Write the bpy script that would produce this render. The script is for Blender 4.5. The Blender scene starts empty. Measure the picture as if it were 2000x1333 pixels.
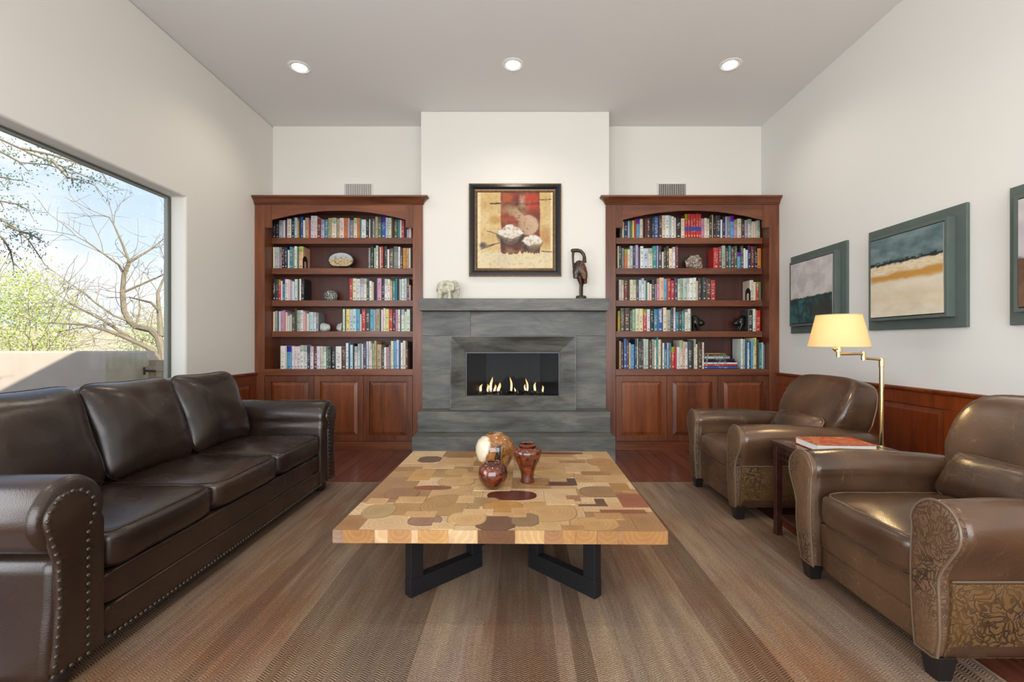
import bpy, bmesh, math, random
from mathutils import Vector, Matrix, noise as mnoise

# ------------------------------------------------------------------ scene, camera, light
scene = bpy.context.scene
COL = scene.collection
scene.view_settings.view_transform = 'Standard'
scene.view_settings.look = 'None'
scene.view_settings.gamma = 1.0
scene.view_settings.use_curve_mapping = False
scene.view_settings.exposure = 0.0

CAM_H = 1.12
cam = bpy.data.cameras.new('camera')
cam.lens = 16.0
cam.sensor_width = 36.0
cam.shift_x = -0.006
cam.shift_y = 0.00275
cam.clip_start = 0.02
camo = bpy.data.objects.new('camera', cam)
COL.objects.link(camo)
camo.location = (0, 0, CAM_H)
camo.rotation_euler = (math.pi / 2, 0, 0)
scene.camera = camo

# sky: pale desert blue, paler to the horizon, with soft clouds
world = bpy.data.worlds.new('sky')
scene.world = world
world.use_nodes = True
wn, wl = world.node_tree.nodes, world.node_tree.links
wn.clear()
w_out = wn.new('ShaderNodeOutputWorld')
w_bg = wn.new('ShaderNodeBackground')
w_bg.inputs['Strength'].default_value = 2.4
w_tc = wn.new('ShaderNodeTexCoord')
w_sep = wn.new('ShaderNodeSeparateXYZ')
w_rmp = wn.new('ShaderNodeValToRGB')
w_rmp.color_ramp.elements[0].position = 0.0
w_rmp.color_ramp.elements[0].color = (0.46, 0.50, 0.53, 1)
w_rmp.color_ramp.elements[1].position = 0.55
w_rmp.color_ramp.elements[1].color = (0.10, 0.23, 0.46, 1)
w_map = wn.new('ShaderNodeMapping')
w_map.inputs['Scale'].default_value = (2.2, 2.2, 4.5)
w_map.inputs['Location'].default_value = (0.35, 0.2, 0.1)
w_noi = wn.new('ShaderNodeTexNoise')
w_noi.inputs['Scale'].default_value = 1.6
w_noi.inputs['Detail'].default_value = 7
w_noi.inputs['Roughness'].default_value = 0.55
w_cr = wn.new('ShaderNodeValToRGB')
w_cr.color_ramp.elements[0].position = 0.47
w_cr.color_ramp.elements[1].position = 0.57
w_mix = wn.new('ShaderNodeMix')
w_mix.data_type = 'RGBA'
w_mix.inputs[7].default_value = (0.44, 0.445, 0.45, 1)
wl.new(w_tc.outputs['Generated'], w_sep.inputs[0])
wl.new(w_sep.outputs['Z'], w_rmp.inputs[0])
wl.new(w_tc.outputs['Generated'], w_map.inputs[0])
wl.new(w_map.outputs[0], w_noi.inputs['Vector'])
wl.new(w_noi.outputs[0], w_cr.inputs[0])
wl.new(w_cr.outputs[0], w_mix.inputs[0])
wl.new(w_rmp.outputs[0], w_mix.inputs[6])
wl.new(w_mix.outputs[2], w_bg.inputs['Color'])
wl.new(w_bg.outputs[0], w_out.inputs[0])

def add_light(name, kind, loc, energy, color=(1, 1, 1), **kw):
    l = bpy.data.lights.new(name, kind)
    l.energy = energy
    l.color = color
    for k, v in kw.items():
        if k not in ('direction',):
            setattr(l, k, v)
    o = bpy.data.objects.new(name, l)
    COL.objects.link(o)
    o.location = loc
    d = kw.get('direction')
    if d:
        o.rotation_euler = Vector(d).to_track_quat('-Z', 'Y').to_euler()
    return o

add_light('sun', 'SUN', (6, -2, 9), 11.0, (1.0, 0.95, 0.86), angle=0.009, direction=(-1.0, 0.62, -0.52))
# daylight entering by the tall patio doors behind the camera and by the big left window
add_light('daylight_patio_doors', 'AREA', (0.0, -2.13, 1.45), 212.0, (0.95, 0.98, 1.0),
          shape='RECTANGLE', size=4.6, size_y=2.6, direction=(0, 1, 0.0))
add_light('daylight_window_near_half', 'AREA', (-2.80, 0.40, 1.42), 95.0, (0.96, 0.985, 1.0),
          shape='RECTANGLE', size=1.74, size_y=2.9, direction=(1, 0, 0))
port = add_light('daylight_window_portal', 'AREA', (-2.90, 1.295, 1.40), 1.0, shape='RECTANGLE',
                 size=1.88, size_y=4.98, direction=(1, 0, 0))
port.data.cycles.is_portal = True

# ------------------------------------------------------------------ room dimensions
XL, XR = -2.77, 2.745
YB, YR = 5.14, -2.2
ZC = 3.577
FACE = 4.78          # front of the bookcases
BREAST = 4.80        # front of the chimney breast
RUG_Z = 0.009

# ------------------------------------------------------------------ helpers
ORIG = {}

class MB:
    def __init__(s):
        s.v, s.f, s.m, s.mi = [], [], [], 0
    def add(s, vs, fs):
        o = len(s.v)
        s.v += [tuple(p) for p in vs]
        s.f += [tuple(i + o for i in f) for f in fs]
        s.m += [s.mi] * len(fs)
        return s
    def box(s, x0, y0, z0, x1, y1, z1):
        return s.add([(x0, y0, z0), (x1, y0, z0), (x1, y1, z0), (x0, y1, z0), (x0, y0, z1), (x1, y0, z1), (x1, y1, z1), (x0, y1, z1)],
                     [(0, 3, 2, 1), (4, 5, 6, 7), (0, 1, 5, 4), (1, 2, 6, 5), (2, 3, 7, 6), (3, 0, 4, 7)])
    def prism(s, poly, axis, a, b):
        def P(p, t):
            return {'x': (t, p[0], p[1]), 'y': (p[0], t, p[1]), 'z': (p[0], p[1], t)}[axis]
        n = len(poly)
        return s.add([P(p, a) for p in poly] + [P(p, b) for p in poly],
                     [tuple(range(n))[::-1], tuple(range(n, 2 * n))] + [(i, (i + 1) % n, n + (i + 1) % n, n + i) for i in range(n)])
    def loft(s, rings, cap0=True, cap1=True, closed=False):
        n = len(rings[0])
        vs = [p for r in rings for p in r]
        fs = []
        m = len(rings)
        for k in range(m if closed else m - 1):
            a, b = k * n, ((k + 1) % m) * n
            for i in range(n):
                j = (i + 1) % n
                fs.append((a + i, a + j, b + j, b + i))
        if not closed:
            if cap0: fs.append(tuple(range(n))[::-1])
            if cap1: fs.append(tuple(range((m - 1) * n, m * n)))
        return s.add(vs, fs)
    def lathe(s, prof, n=24, c=(0, 0, 0), sx=1, sy=1):
        rings = [[(c[0] + r * sx * math.cos(2 * math.pi * i / n), c[1] + r * sy * math.sin(2 * math.pi * i / n), c[2] + z) for i in range(n)] for r, z in prof]
        return s.loft(rings)
    def tube(s, pts, r, n=8, closed=False):
        pts = [Vector(p) for p in pts]
        m = len(pts)
        rad = r if isinstance(r, (list, tuple)) else [r] * m
        rings = []
        nrm = None
        for i in range(m):
            if closed:
                t = pts[(i + 1) % m] - pts[i - 1]
            else:
                t = pts[min(i + 1, m - 1)] - pts[max(i - 1, 0)]
            if t.length < 1e-9: t = Vector((0, 0, 1))
            t.normalize()
            if nrm is None:
                nrm = t.orthogonal().normalized()
            nrm = (nrm - t * nrm.dot(t))
            if nrm.length < 1e-6: nrm = t.orthogonal()
            nrm.normalize()
            b = t.cross(nrm)
            rings.append([tuple(pts[i] + (nrm * math.cos(2 * math.pi * k / n) + b * math.sin(2 * math.pi * k / n)) * rad[i]) for k in range(n)])
        return s.loft(rings, closed=closed)
    def blob(s, c, r, nu=14, nv=9, M=None):
        rings = []
        for j in range(1, nv):
            th = math.pi * j / nv
            rings.append([(math.sin(th) * math.cos(2 * math.pi * i / nu), math.sin(th) * math.sin(2 * math.pi * i / nu), -math.cos(th)) for i in range(nu)])
        def T(p):
            q = Vector((p[0] * r[0], p[1] * r[1], p[2] * r[2]))
            if M is not None: q = M @ q
            return (q.x + c[0], q.y + c[1], q.z + c[2])
        vs = [T((0, 0, -1))] + [T(p) for ring in rings for p in ring] + [T((0, 0, 1))]
        fs = []
        m = len(rings)
        for i in range(nu):
            fs.append((0, 1 + (i + 1) % nu, 1 + i))
            last = 1 + (m - 1) * nu
            fs.append((last + i, last + (i + 1) % nu, len(vs) - 1))
        for k in range(m - 1):
            a = 1 + k * nu
            for i in range(nu):
                j = (i + 1) % nu
                fs.append((a + i, a + j, a + nu + j, a + nu + i))
        return s.add(vs, fs)
    def cushion(s, fn, k=6.0, n=12):
        """rounded box: the cube surface pulled to a superellipsoid, placed by fn(x,y,z in -1..1)"""
        idx, vs, fs = {}, [], []
        def vert(p):
            key = (round(p[0], 5), round(p[1], 5), round(p[2], 5))
            if key not in idx:
                r = (abs(p[0]) ** k + abs(p[1]) ** k + abs(p[2]) ** k) ** (-1.0 / k)
                idx[key] = len(vs)
                vs.append(tuple(fn(p[0] * r, p[1] * r, p[2] * r)))
            return idx[key]
        ts = [math.sin((-1 + 2 * i / n) * math.pi / 2 * 0.999) * 0.35 + (-1 + 2 * i / n) * 0.65 for i in range(n + 1)]
        ts[0], ts[-1] = -1.0, 1.0
        for a in range(3):
            for sg in (-1, 1):
                for i in range(n):
                    for j in range(n):
                        q = []
                        for (u, w) in ((ts[i], ts[j]), (ts[i + 1], ts[j]), (ts[i + 1], ts[j + 1]), (ts[i], ts[j + 1])):
                            p = [0, 0, 0]
                            p[a] = sg; p[(a + 1) % 3] = u; p[(a + 2) % 3] = w
                            q.append(vert(p))
                        fs.append(tuple(q if sg > 0 else q[::-1]))
        return s.add(vs, fs)
    def mesh(s, name, mats, smooth=False, org=(0, 0, 0), recalc=True, sharp=35):
        me = bpy.data.meshes.new(name)
        o = Vector(org)
        me.from_pydata([(p[0] - o.x, p[1] - o.y, p[2] - o.z) for p in s.v], [], s.f)
        mats = mats if isinstance(mats, (list, tuple)) else [mats]
        for m in mats: me.materials.append(m)
        if len(mats) > 1: me.polygons.foreach_set('material_index', s.m)
        if recalc or smooth:
            bm = bmesh.new(); bm.from_mesh(me)
            if recalc: bmesh.ops.recalc_face_normals(bm, faces=bm.faces)
            if smooth:
                for f in bm.faces: f.smooth = True
                lim = math.radians(sharp)
                for e in bm.edges:
                    if len(e.link_faces) == 2 and e.calc_face_angle(0) > lim: e.smooth = False
            bm.to_mesh(me); bm.free()
        me.update()
        return me
    def build(s, name, mats, parent=None, smooth=False, bevel=0, seg=2, local=False, sharp=35, sub=0, remesh=0, smooth_it=0):
        org = (0, 0, 0)
        if parent is not None and not local: org = ORIG.get(parent.name, (0, 0, 0))
        me = s.mesh(name, mats, smooth or sub > 0, org, sharp=sharp)
        o = bpy.data.objects.new(name, me)
        COL.objects.link(o)
        if parent is not None: o.parent = parent
        ORIG[o.name] = org
        if remesh:
            r = o.modifiers.new('remesh', 'REMESH'); r.mode = 'VOXEL'; r.voxel_size = remesh; r.use_smooth_shade = True
            if smooth_it:
                sm = o.modifiers.new('smooth', 'SMOOTH'); sm.iterations = smooth_it; sm.factor = 0.5
        if bevel:
            b = o.modifiers.new('bevel', 'BEVEL'); b.width = bevel; b.segments = seg; b.limit_method = 'ANGLE'; b.angle_limit = math.radians(40)
            for p in me.polygons: p.use_smooth = True
            b.harden_normals = True
        if sub:
            d = o.modifiers.new('subd', 'SUBSURF'); d.levels = sub; d.render_levels = sub
        return o

def tag(o, label=None, cat=None, group=None, kind=None):
    if label: o['label'] = label
    if cat: o['category'] = cat
    if group: o['group'] = group
    if kind: o['kind'] = kind
    return o

def thing(name, label, cat, loc=(0, 0, 0), rz=0.0, group=None):
    o = bpy.data.objects.new(name, None)
    COL.objects.link(o)
    o.empty_display_size = 0.1
    o.location = loc
    o.rotation_euler = (0, 0, rz)
    ORIG[o.name] = tuple(loc)
    return tag(o, label, cat, group)

def struct(name, mb, m, **kw):
    o = mb.build(name, m, **kw)
    o['kind'] = 'structure'
    return o

def inst(name, me, parent, loc=(0, 0, 0), scale=(1, 1, 1), rot=(0, 0, 0), color=None):
    o = bpy.data.objects.new(name, me)
    COL.objects.link(o)
    if parent is not None:
        o.parent = parent
        b = ORIG.get(parent.name, (0, 0, 0))
        loc = (loc[0] - b[0], loc[1] - b[1], loc[2] - b[2])
    o.location = loc
    o.scale = scale
    o.rotation_euler = rot
    if color: o.color = (color[0], color[1], color[2], 1)
    return o

# ------------------------------------------------------------------ materials
def srgb(h):
    h = h.lstrip('#')
    c = [int(h[i:i + 2], 16) / 255 for i in (0, 2, 4)]
    return tuple(x / 12.92 if x <= 0.04045 else ((x + 0.055) / 1.055) ** 2.4 for x in c)

class NT:
    def __init__(s, name):
        s.mat = bpy.data.materials.new(name)
        s.mat.use_nodes = True
        s.n, s.l = s.mat.node_tree.nodes, s.mat.node_tree.links
        s.bsdf = s.n['Principled BSDF']
        s.out = s.n['Material Output']
    def node(s, t, **kw):
        n = s.n.new('ShaderNode' + t)
        for k, v in kw.items():
            if k in n.inputs.keys(): n.inputs[k].default_value = v
            else: setattr(n, k, v)
        return n
    def link(s, a, b): s.l.new(a, b)
    def coord(s, kind='Object', scale=(1, 1, 1), loc=(0, 0, 0), rot=(0, 0, 0)):
        tc = s.node('TexCoord')
        mp = s.node('Mapping')
        mp.inputs['Scale'].default_value = scale
        mp.inputs['Location'].default_value = loc
        mp.inputs['Rotation'].default_value = rot
        s.link(tc.outputs[kind], mp.inputs[0])
        return mp.outputs[0]
    def pos(s, scale=(1, 1, 1), loc=(0, 0, 0)):
        g = s.node('NewGeometry')
        mp = s.node('Mapping')
        mp.inputs['Scale'].default_value = scale
        mp.inputs['Location'].default_value = loc
        s.link(g.outputs['Position'], mp.inputs[0])
        return mp.outputs[0]
    def noise(s, vec, scale=5.0, detail=4.0, rough=0.5, dist=0.0):
        n = s.node('TexNoise')
        n.inputs['Scale'].default_value = scale
        n.inputs['Detail'].default_value = detail
        n.inputs['Roughness'].default_value = rough
        n.inputs['Distortion'].default_value = dist
        if vec is not None: s.link(vec, n.inputs['Vector'])
        return n.outputs[0]
    def ramp(s, fac, stops, interp='LINEAR'):
        r = s.node('ValToRGB')
        r.color_ramp.interpolation = interp
        e = r.color_ramp.elements
        while len(e) < len(stops): e.new(0.5)
        for i, (p, c) in enumerate(stops):
            e[i].position = p
            if not isinstance(c, (tuple, list)): c = (c, c, c)
            e[i].color = (c[0], c[1], c[2], 1)
        s.link(fac, r.inputs[0])
        return r.outputs[0]
    def mix(s, fac, a, b, mode='MIX'):
        m = s.node('Mix', data_type='RGBA', blend_type=mode)
        for v, i in ((fac, 0), (a, 6), (b, 7)):
            if isinstance(v, (int, float)): m.inputs[i].default_value = v
            elif isinstance(v, (tuple, list)): m.inputs[i].default_value = (v[0], v[1], v[2], 1)
            else: s.link(v, m.inputs[i])
        return m.outputs[2]
    def math(s, op, a, b=None, c=None):
        m = s.node('Math', operation=op)
        for i, v in enumerate((a, b, c)):
            if v is None: continue
            if isinstance(v, (int, float)): m.inputs[i].default_value = v
            else: s.link(v, m.inputs[i])
        return m.outputs[0]
    def sep(s, vec):
        x = s.node('SeparateXYZ'); s.link(vec, x.inputs[0]); return x.outputs
    def base(s, col):
        if isinstance(col, (tuple, list)): s.bsdf.inputs['Base Color'].default_value = (col[0], col[1], col[2], 1)
        else: s.link(col, s.bsdf.inputs['Base Color'])
    def set(s, **kw):
        for k, v in kw.items():
            k = {'rough': 'Roughness', 'metal': 'Metallic', 'coat': 'Coat Weight', 'coat_r': 'Coat Roughness', 'spec': 'Specular IOR Level', 'sheen': 'Sheen Weight'}.get(k, k)
            if isinstance(v, (int, float)): s.bsdf.inputs[k].default_value = v
            else: s.link(v, s.bsdf.inputs[k])
    def bump(s, h, strength=0.2, dist=0.01):
        b = s.node('Bump')
        b.inputs['Strength'].default_value = strength
        b.inputs['Distance'].default_value = dist
        s.link(h, b.inputs['Height'])
        s.link(b.outputs[0], s.bsdf.inputs['Normal'])

def plain(name, col, rough=0.5, metal=0.0, coat=0.0, var=0.0, vscale=6.0, bump=0.0, bscale=60.0):
    t = NT(name)
    if isinstance(col, str): col = srgb(col)
    if var:
        n = t.noise(t.pos(), vscale, 4)
        t.base(t.ramp(n, [(0.3, tuple(c * (1 - var) for c in col)), (0.7, tuple(min(1, c * (1 + var)) for c in col))]))
    else:
        t.base(col)
    t.set(rough=rough, metal=metal, coat=coat)
    if bump: t.bump(t.noise(t.pos(), bscale, 3), bump, 0.004)
    return t.mat

def emissive(name, col, strength):
    t = NT(name)
    t.base((0, 0, 0))
    t.bsdf.inputs['Emission Color'].default_value = (col[0], col[1], col[2], 1)
    t.bsdf.inputs['Emission Strength'].default_value = strength
    return t.mat

def wood(name, dark, light, grain=(1, 1, 1), scale=3.0, rough=0.32, coat=0.25, world=True):
    t = NT(name)
    v = t.pos(grain) if world else t.coord('Object', grain)
    oi = t.node('ObjectInfo')
    off = t.node('VectorMath', operation='ADD')
    t.link(v, off.inputs[0]); 
    cmb = t.node('CombineXYZ'); 
    r = t.math('MULTIPLY', oi.outputs['Random'], 37.0)
    t.link(r, cmb.inputs[0]); t.link(r, cmb.inputs[1]); t.link(r, cmb.inputs[2])
    t.link(cmb.outputs[0], off.inputs[1])
    n1 = t.noise(off.outputs[0], scale, 6, 0.6, 0.6)
    n2 = t.noise(off.outputs[0], scale * 9, 3, 0.6)
    f = t.math('ADD', t.math('MULTIPLY', n1, 0.75), t.math('MULTIPLY', n2, 0.25))
    f = t.math('ADD', f, t.math('MULTIPLY', t.math('SUBTRACT', oi.outputs['Random'], 0.5), 0.16))
    t.base(t.ramp(f, [(0.32, dark), (0.68, light)]))
    t.set(rough=rough, coat=coat, coat_r=0.2)
    t.bump(n2, 0.06, 0.002)
    return t.mat

def leather(name, dark, mid, light, rough=0.34, creases=0.35, scuff=0.5, scale=5.0):
    t = NT(name)
    v = t.pos()
    big = t.noise(v, scale * 0.5, 2, 0.5)
    col = t.ramp(big, [(0.3, dark), (0.7, mid)])
    # fine pale crease lines
    vo = t.node('TexVoronoi', feature='DISTANCE_TO_EDGE')
    vo.inputs['Scale'].default_value = scale * 1.8
    dn = t.node('TexNoise'); dn.inputs['Scale'].default_value = scale * 1.2; dn.inputs['Detail'].default_value = 3
    t.link(v, dn.inputs['Vector'])
    vm = t.node('VectorMath', operation='MULTIPLY_ADD')
    t.link(dn.outputs[1], vm.inputs[0]); vm.inputs[1].default_value = (0.12, 0.12, 0.12); t.link(v, vm.inputs[2])
    t.link(vm.outputs[0], vo.inputs['Vector'])
    line = t.ramp(vo.outputs[0], [(0.0, 1.0), (0.012, 0.0)])
    msk = t.ramp(t.noise(v, scale * 0.8, 3), [(0.40, 0.0), (0.70, 0.8)])
    sc = t.math('MULTIPLY', line, msk)
    col = t.mix(t.math('MULTIPLY', sc, scuff), col, light)
    t.base(col)
    rv = t.ramp(t.noise(v, scale * 1.6, 2), [(0.3, rough - 0.04), (0.7, rough + 0.06)])
    t.set(rough=rv, coat=0.22, coat_r=0.22)
    pore = t.noise(v, 260, 2)
    wr = t.noise(t.pos((1, 1, 0.6)), scale * 1.3, 1.5, 0.4, 0.0)
    h = t.math('ADD', t.math('MULTIPLY', pore, 0.05), t.math('MULTIPLY', wr, creases))
    t.bump(h, 0.5, 0.02)
    return t.mat

M = {}
M['wall'] = plain('wall_paint', (0.80, 0.775, 0.715), 0.85, bump=0.05, bscale=120)
M['wall_cool'] = plain('wall_paint_cool', (0.78, 0.775, 0.74), 0.85, bump=0.05, bscale=120)
M['ceiling'] = plain('ceiling_paint', (0.77, 0.765, 0.745), 0.9)
M['white'] = plain('white_trim', (0.82, 0.81, 0.79), 0.5)
M['cherry_v'] = wood('cherry_vertical_grain', srgb('#4e2715'), srgb('#80482b'), (7, 7, 0.7), 2.2, 0.34, 0.2)
M['cherry_h'] = wood('cherry_horizontal_grain', srgb('#4e2715'), srgb('#80482b'), (0.7, 7, 7), 2.2, 0.34, 0.2)
M['cherry_panel'] = wood('cherry_panel_grain', srgb('#522712'), srgb('#884a26'), (6, 6, 0.6), 2.4, 0.32, 0.2)
M['cherry_back'] = wood('cherry_back_board', srgb('#361610'), srgb('#56281a'), (6, 6, 0.6), 2.0, 0.45, 0.1)
M['wainscot'] = wood('wainscot_cherry', srgb('#5a220f'), srgb('#8a4019'), (6, 6, 0.7), 2.4, 0.3, 0.25)
M['floor_wood'] = wood('floor_plank_wood', srgb('#4d271d'), srgb('#7a4636'), (14, 0.9, 1), 1.6, 0.22, 0.3)
M['gap_shade'] = plain('gap_shade', (0.015, 0.008, 0.006), 0.8)  # near-black colour standing in for the shade inside gaps
M['black'] = plain('black_paint', (0.012, 0.012, 0.013), 0.4)
M['black_leg'] = plain('black_leg_lacquer', (0.012, 0.010, 0.010), 0.3)
M['iron'] = plain('black_iron', (0.018, 0.018, 0.02), 0.45, 0.4)
M['brass'] = plain('polished_brass', (0.83, 0.62, 0.27), 0.16, 1.0)
# ------------------------------------------------------------------ room shell
def ring_prism(mb, outer, inner, axis, a, b):
    """rectangular plate with a rectangular hole; outer/inner = (u0, w0, u1, w1), extruded along axis a..b"""
    def P(u, w, t):
        return {'x': (t, u, w), 'y': (u, t, w), 'z': (u, w, t)}[axis]
    o = [(outer[0], outer[1]), (outer[2], outer[1]), (outer[2], outer[3]), (outer[0], outer[3])]
    i = [(inner[0], inner[1]), (inner[2], inner[1]), (inner[2], inner[3]), (inner[0], inner[3])]
    vs = [P(*p, a) for p in o] + [P(*p, a) for p in i] + [P(*p, b) for p in o] + [P(*p, b) for p in i]
    fs = []
    for k in range(4):
        j = (k + 1) % 4
        fs += [(k, j, 4 + j, 4 + k), (8 + k, 12 + k, 12 + j, 8 + j), (k, 8 + k, 8 + j, j), (4 + k, 4 + j, 12 + j, 12 + k)]
    mb.add(vs, fs)

WY0, WY1, WZ0, WZ1 = -1.2, 3.79, 0.46, 2.343      # opening of the big window in the left wall
mb = MB(); ring_prism(mb, (YR - 0.2, -0.1, YB + 0.2, ZC), (WY0, WZ0, WY1, WZ1), 'x', XL - 0.16, XL)
struct('wall_left', mb, M['wall'], bevel=0.018, seg=4)
struct('wall_right', MB().box(XR, YR - 4.8, -0.1, XR + 0.16, YB + 0.2, ZC), M['wall_cool'])  # unseen stretch past the rear wall, added to block sun from the doors
struct('wall_back', MB().box(XL, YB, -0.1, XR, YB + 0.2, ZC), M['wall'])
mb = MB(); ring_prism(mb, (XL, -0.1, XR, ZC), (-2.35, 0.02, 2.35, 2.78), 'y', YR - 0.2, YR)
struct('wall_rear', mb, M['wall'])
mb = MB().box(XL - 0.20, YR - 4.8, ZC, XR + 0.5, YB + 0.35, ZC + 0.16)  # unseen porch roof behind the room, added to keep sun off the doors
struct('ceiling', mb, M['ceiling'])
# chimney breast with the hole for the firebox
FX0, FX1, FZ0, FZ1 = -0.545, 0.432, 0.573, 1.035
mb = MB(); ring_prism(mb, (-1.026, 0.0, 0.961, ZC), (FX0, FZ0, FX1, FZ1), 'y', BREAST, YB)
struct('wall_chimney_breast', mb, M['wall'], bevel=0.012, seg=3)

# floor of narrow cherry planks running towards the fireplace
fl = struct('floor', MB().box(XL, YR - 0.2, -0.1, XR, 0.3, 0.0).box(XL, 0.3, -0.1, XR, YB, -0.004), M['floor_wood'])
mb = MB(); g = 0.0012
mb.add([(0, 0, -1), (1, 0, -1), (1, 1, -1), (0, 1, -1), (0.0, 0, 0), (1, 0, 0), (1, 1, 0), (0, 1, 0)],
       [(4, 5, 6, 7), (0, 1, 5, 4), (1, 2, 6, 5), (2, 3, 7, 6), (3, 0, 4, 7)])
plank_me = mb.mesh('plank', M['floor_wood'])
rng = random.Random(4)
pw = (XR - XL) / 44
for i in range(44):
    y = 0.3
    first = rng.uniform(0.4, 1.3)
    while y < 5.0:
        L = first if y == 0.3 else rng.uniform(0.8, 1.6)
        y1 = min(y + L, 5.0)
        if 5.0 - y1 < 0.3: y1 = 5.0
        inst('plank', plank_me, fl, (XL + i * pw + g, y + g, rng.uniform(-0.0006, 0.0)), (pw - 2 * g, y1 - y - 2 * g, 0.02))
        y = y1

# ------------------------------------------------------------------ window
glass = NT('window_glass')
tr = glass.node('BsdfTransparent'); gl = glass.node('BsdfGlossy')
gl.inputs['Roughness'].default_value = 0.0
mx = glass.node('MixShader'); mx.inputs[0].default_value = 0.04
glass.link(tr.outputs[0], mx.inputs[1]); glass.link(gl.outputs[0], mx.inputs[2])
glass.link(mx.outputs[0], glass.out.inputs[0])
M['glass'] = glass.mat
fg = glass.mat.copy(); fg.name = 'fire_glass_pane'; fg.node_tree.nodes['Mix Shader'].inputs[0].default_value = 0.002
M['fire_pane'] = fg
M['win_frame'] = plain('bronze_window_frame', srgb('#565c54'), 0.5)
mb = MB()
fx0, fx1 = XL - 0.155, XL - 0.117
ring_prism(mb, (WY0 + 0.002, WZ0 + 0.002, WY1 - 0.002, WZ1 - 0.002), (WY0 + 0.045, WZ0 + 0.045, WY1 - 0.03, WZ1 - 0.014), 'x', fx0, fx1)
w1 = struct('window_1', mb, M['win_frame'], bevel=0.003)
mb = MB(); ring_prism(mb, (WY0 + 0.045, WZ0 + 0.045, WY1 - 0.03, WZ1 - 0.014), (WY0 + 0.062, WZ0 + 0.062, WY1 - 0.042, WZ1 - 0.024), 'x', fx0 + 0.008, fx1 - 0.004)
mb.build('glazing_bead', plain('grey_glazing_bead', srgb('#8d918a'), 0.5), w1)
MB().box(fx0 + 0.026, WY0 + 0.05, WZ0 + 0.05, fx0 + 0.032, WY1 - 0.032, WZ1 - 0.016).build('window_pane', M['glass'], w1)
MB().box(fx0 + 0.004, 0.28, WZ0 + 0.04, fx1 - 0.002, 0.34, WZ1 - 0.016).build('mullion', M['win_frame'], w1)
# patio doors in the wall behind the camera
mb = MB()
for a, b in ((-2.35, -1.19), (-1.17, -0.01), (0.01, 1.17), (1.19, 2.35)):
    ring_prism(mb, (a, 0.02, b, 2.78), (a + 0.07, 0.12, b - 0.07, 2.70), 'y', YR - 0.13, YR - 0.08)
struct('door_1', mb, M['win_frame'])

# ------------------------------------------------------------------ wainscot
def raised_panel(mb, u0, w0, u1, w1, axis, face, out, depth=0.012, bev=0.035):
    """raised panel: sunken edge rising to a flat field; 'out' = sign of the outward direction"""
    def P(u, w, t):
        t = face - out * t
        return {'x': (t, u, w), 'y': (u, t, w)}[axis]
    r0 = [P(u0, w0, depth), P(u1, w0, depth), P(u1, w1, depth), P(u0, w1, depth)]
    b = bev
    r1 = [P(u0 + b, w0 + b, 0.001), P(u1 - b, w0 + b, 0.001), P(u1 - b, w1 - b, 0.001), P(u0 + b, w1 - b, 0.001)]
    b2 = bev + 0.004
    r2 = [P(u0 + b2, w0 + b2, -0.001), P(u1 - b2, w0 + b2, -0.001), P(u1 - b2, w1 - b2, -0.001), P(u0 + b2, w1 - b2, -0.001)]
    rb = [P(u0, w0, depth + 0.006), P(u1, w0, depth + 0.006), P(u1, w1, depth + 0.006), P(u0, w1, depth + 0.006)]
    mb.loft([rb, r0, r1, r2])

def wainscot(name, x, out, y0, y1, stiles, label=None):
    """panelled dado on a side wall at x, faces 'out'"""
    th = 0.022
    f = x + out * th
    mb = MB()
    def B(ya, yb, za, zb, t=th): mb.box(min(x + out * 0.0005, x + out * t), ya, za, max(x + out * 0.0005, x + out * t), yb, zb)
    B(y0, y1, 0.0, 0.13); B(y0, y1, 0.70, 0.79)
    for s in stiles: B(max(y0, s - 0.05), min(y1, s + 0.05), 0.131, 0.699)
    o = struct(name, mb, M['wainscot'], bevel=0.002)
    st = sorted(stiles)
    for a, b in zip(st[:-1], st[1:]):
        if b - a < 0.16: continue
        p = MB(); raised_panel(p, a + 0.05, 0.13, b - 0.05, 0.70, 'x', f, out)
        p.build('wainscot_panel', M['wainscot'], o)
    c = MB().prism([(x + out * 0.0005, 0.79), (f + out * 0.006, 0.79), (f + out * 0.014, 0.80), (f + out * 0.016, 0.812), (f + out * 0.008, 0.82), (x + out * 0.0005, 0.82)], 'y', y0, y1)
    c.build('cap_rail', M['wainscot'], o)
    bb = MB().prism([(f, 0.0), (f + out * 0.012, 0.0), (f + out * 0.012, 0.085), (f + out * 0.004, 0.10), (f, 0.10)], 'y', y0, y1)
    bb.build('base_molding', M['wainscot'], o)
    return o
wainscot('trim_1', XR, -1, -2.18, FACE - 0.004, [-2.18 + 0.05] + [-1.48 + 0.62 * k for k in range(10)] + [FACE - 0.05])
wainscot('trim_2', XL, 1, 3.85, FACE - 0.004, [3.9, 4.36, FACE - 0.05])

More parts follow.
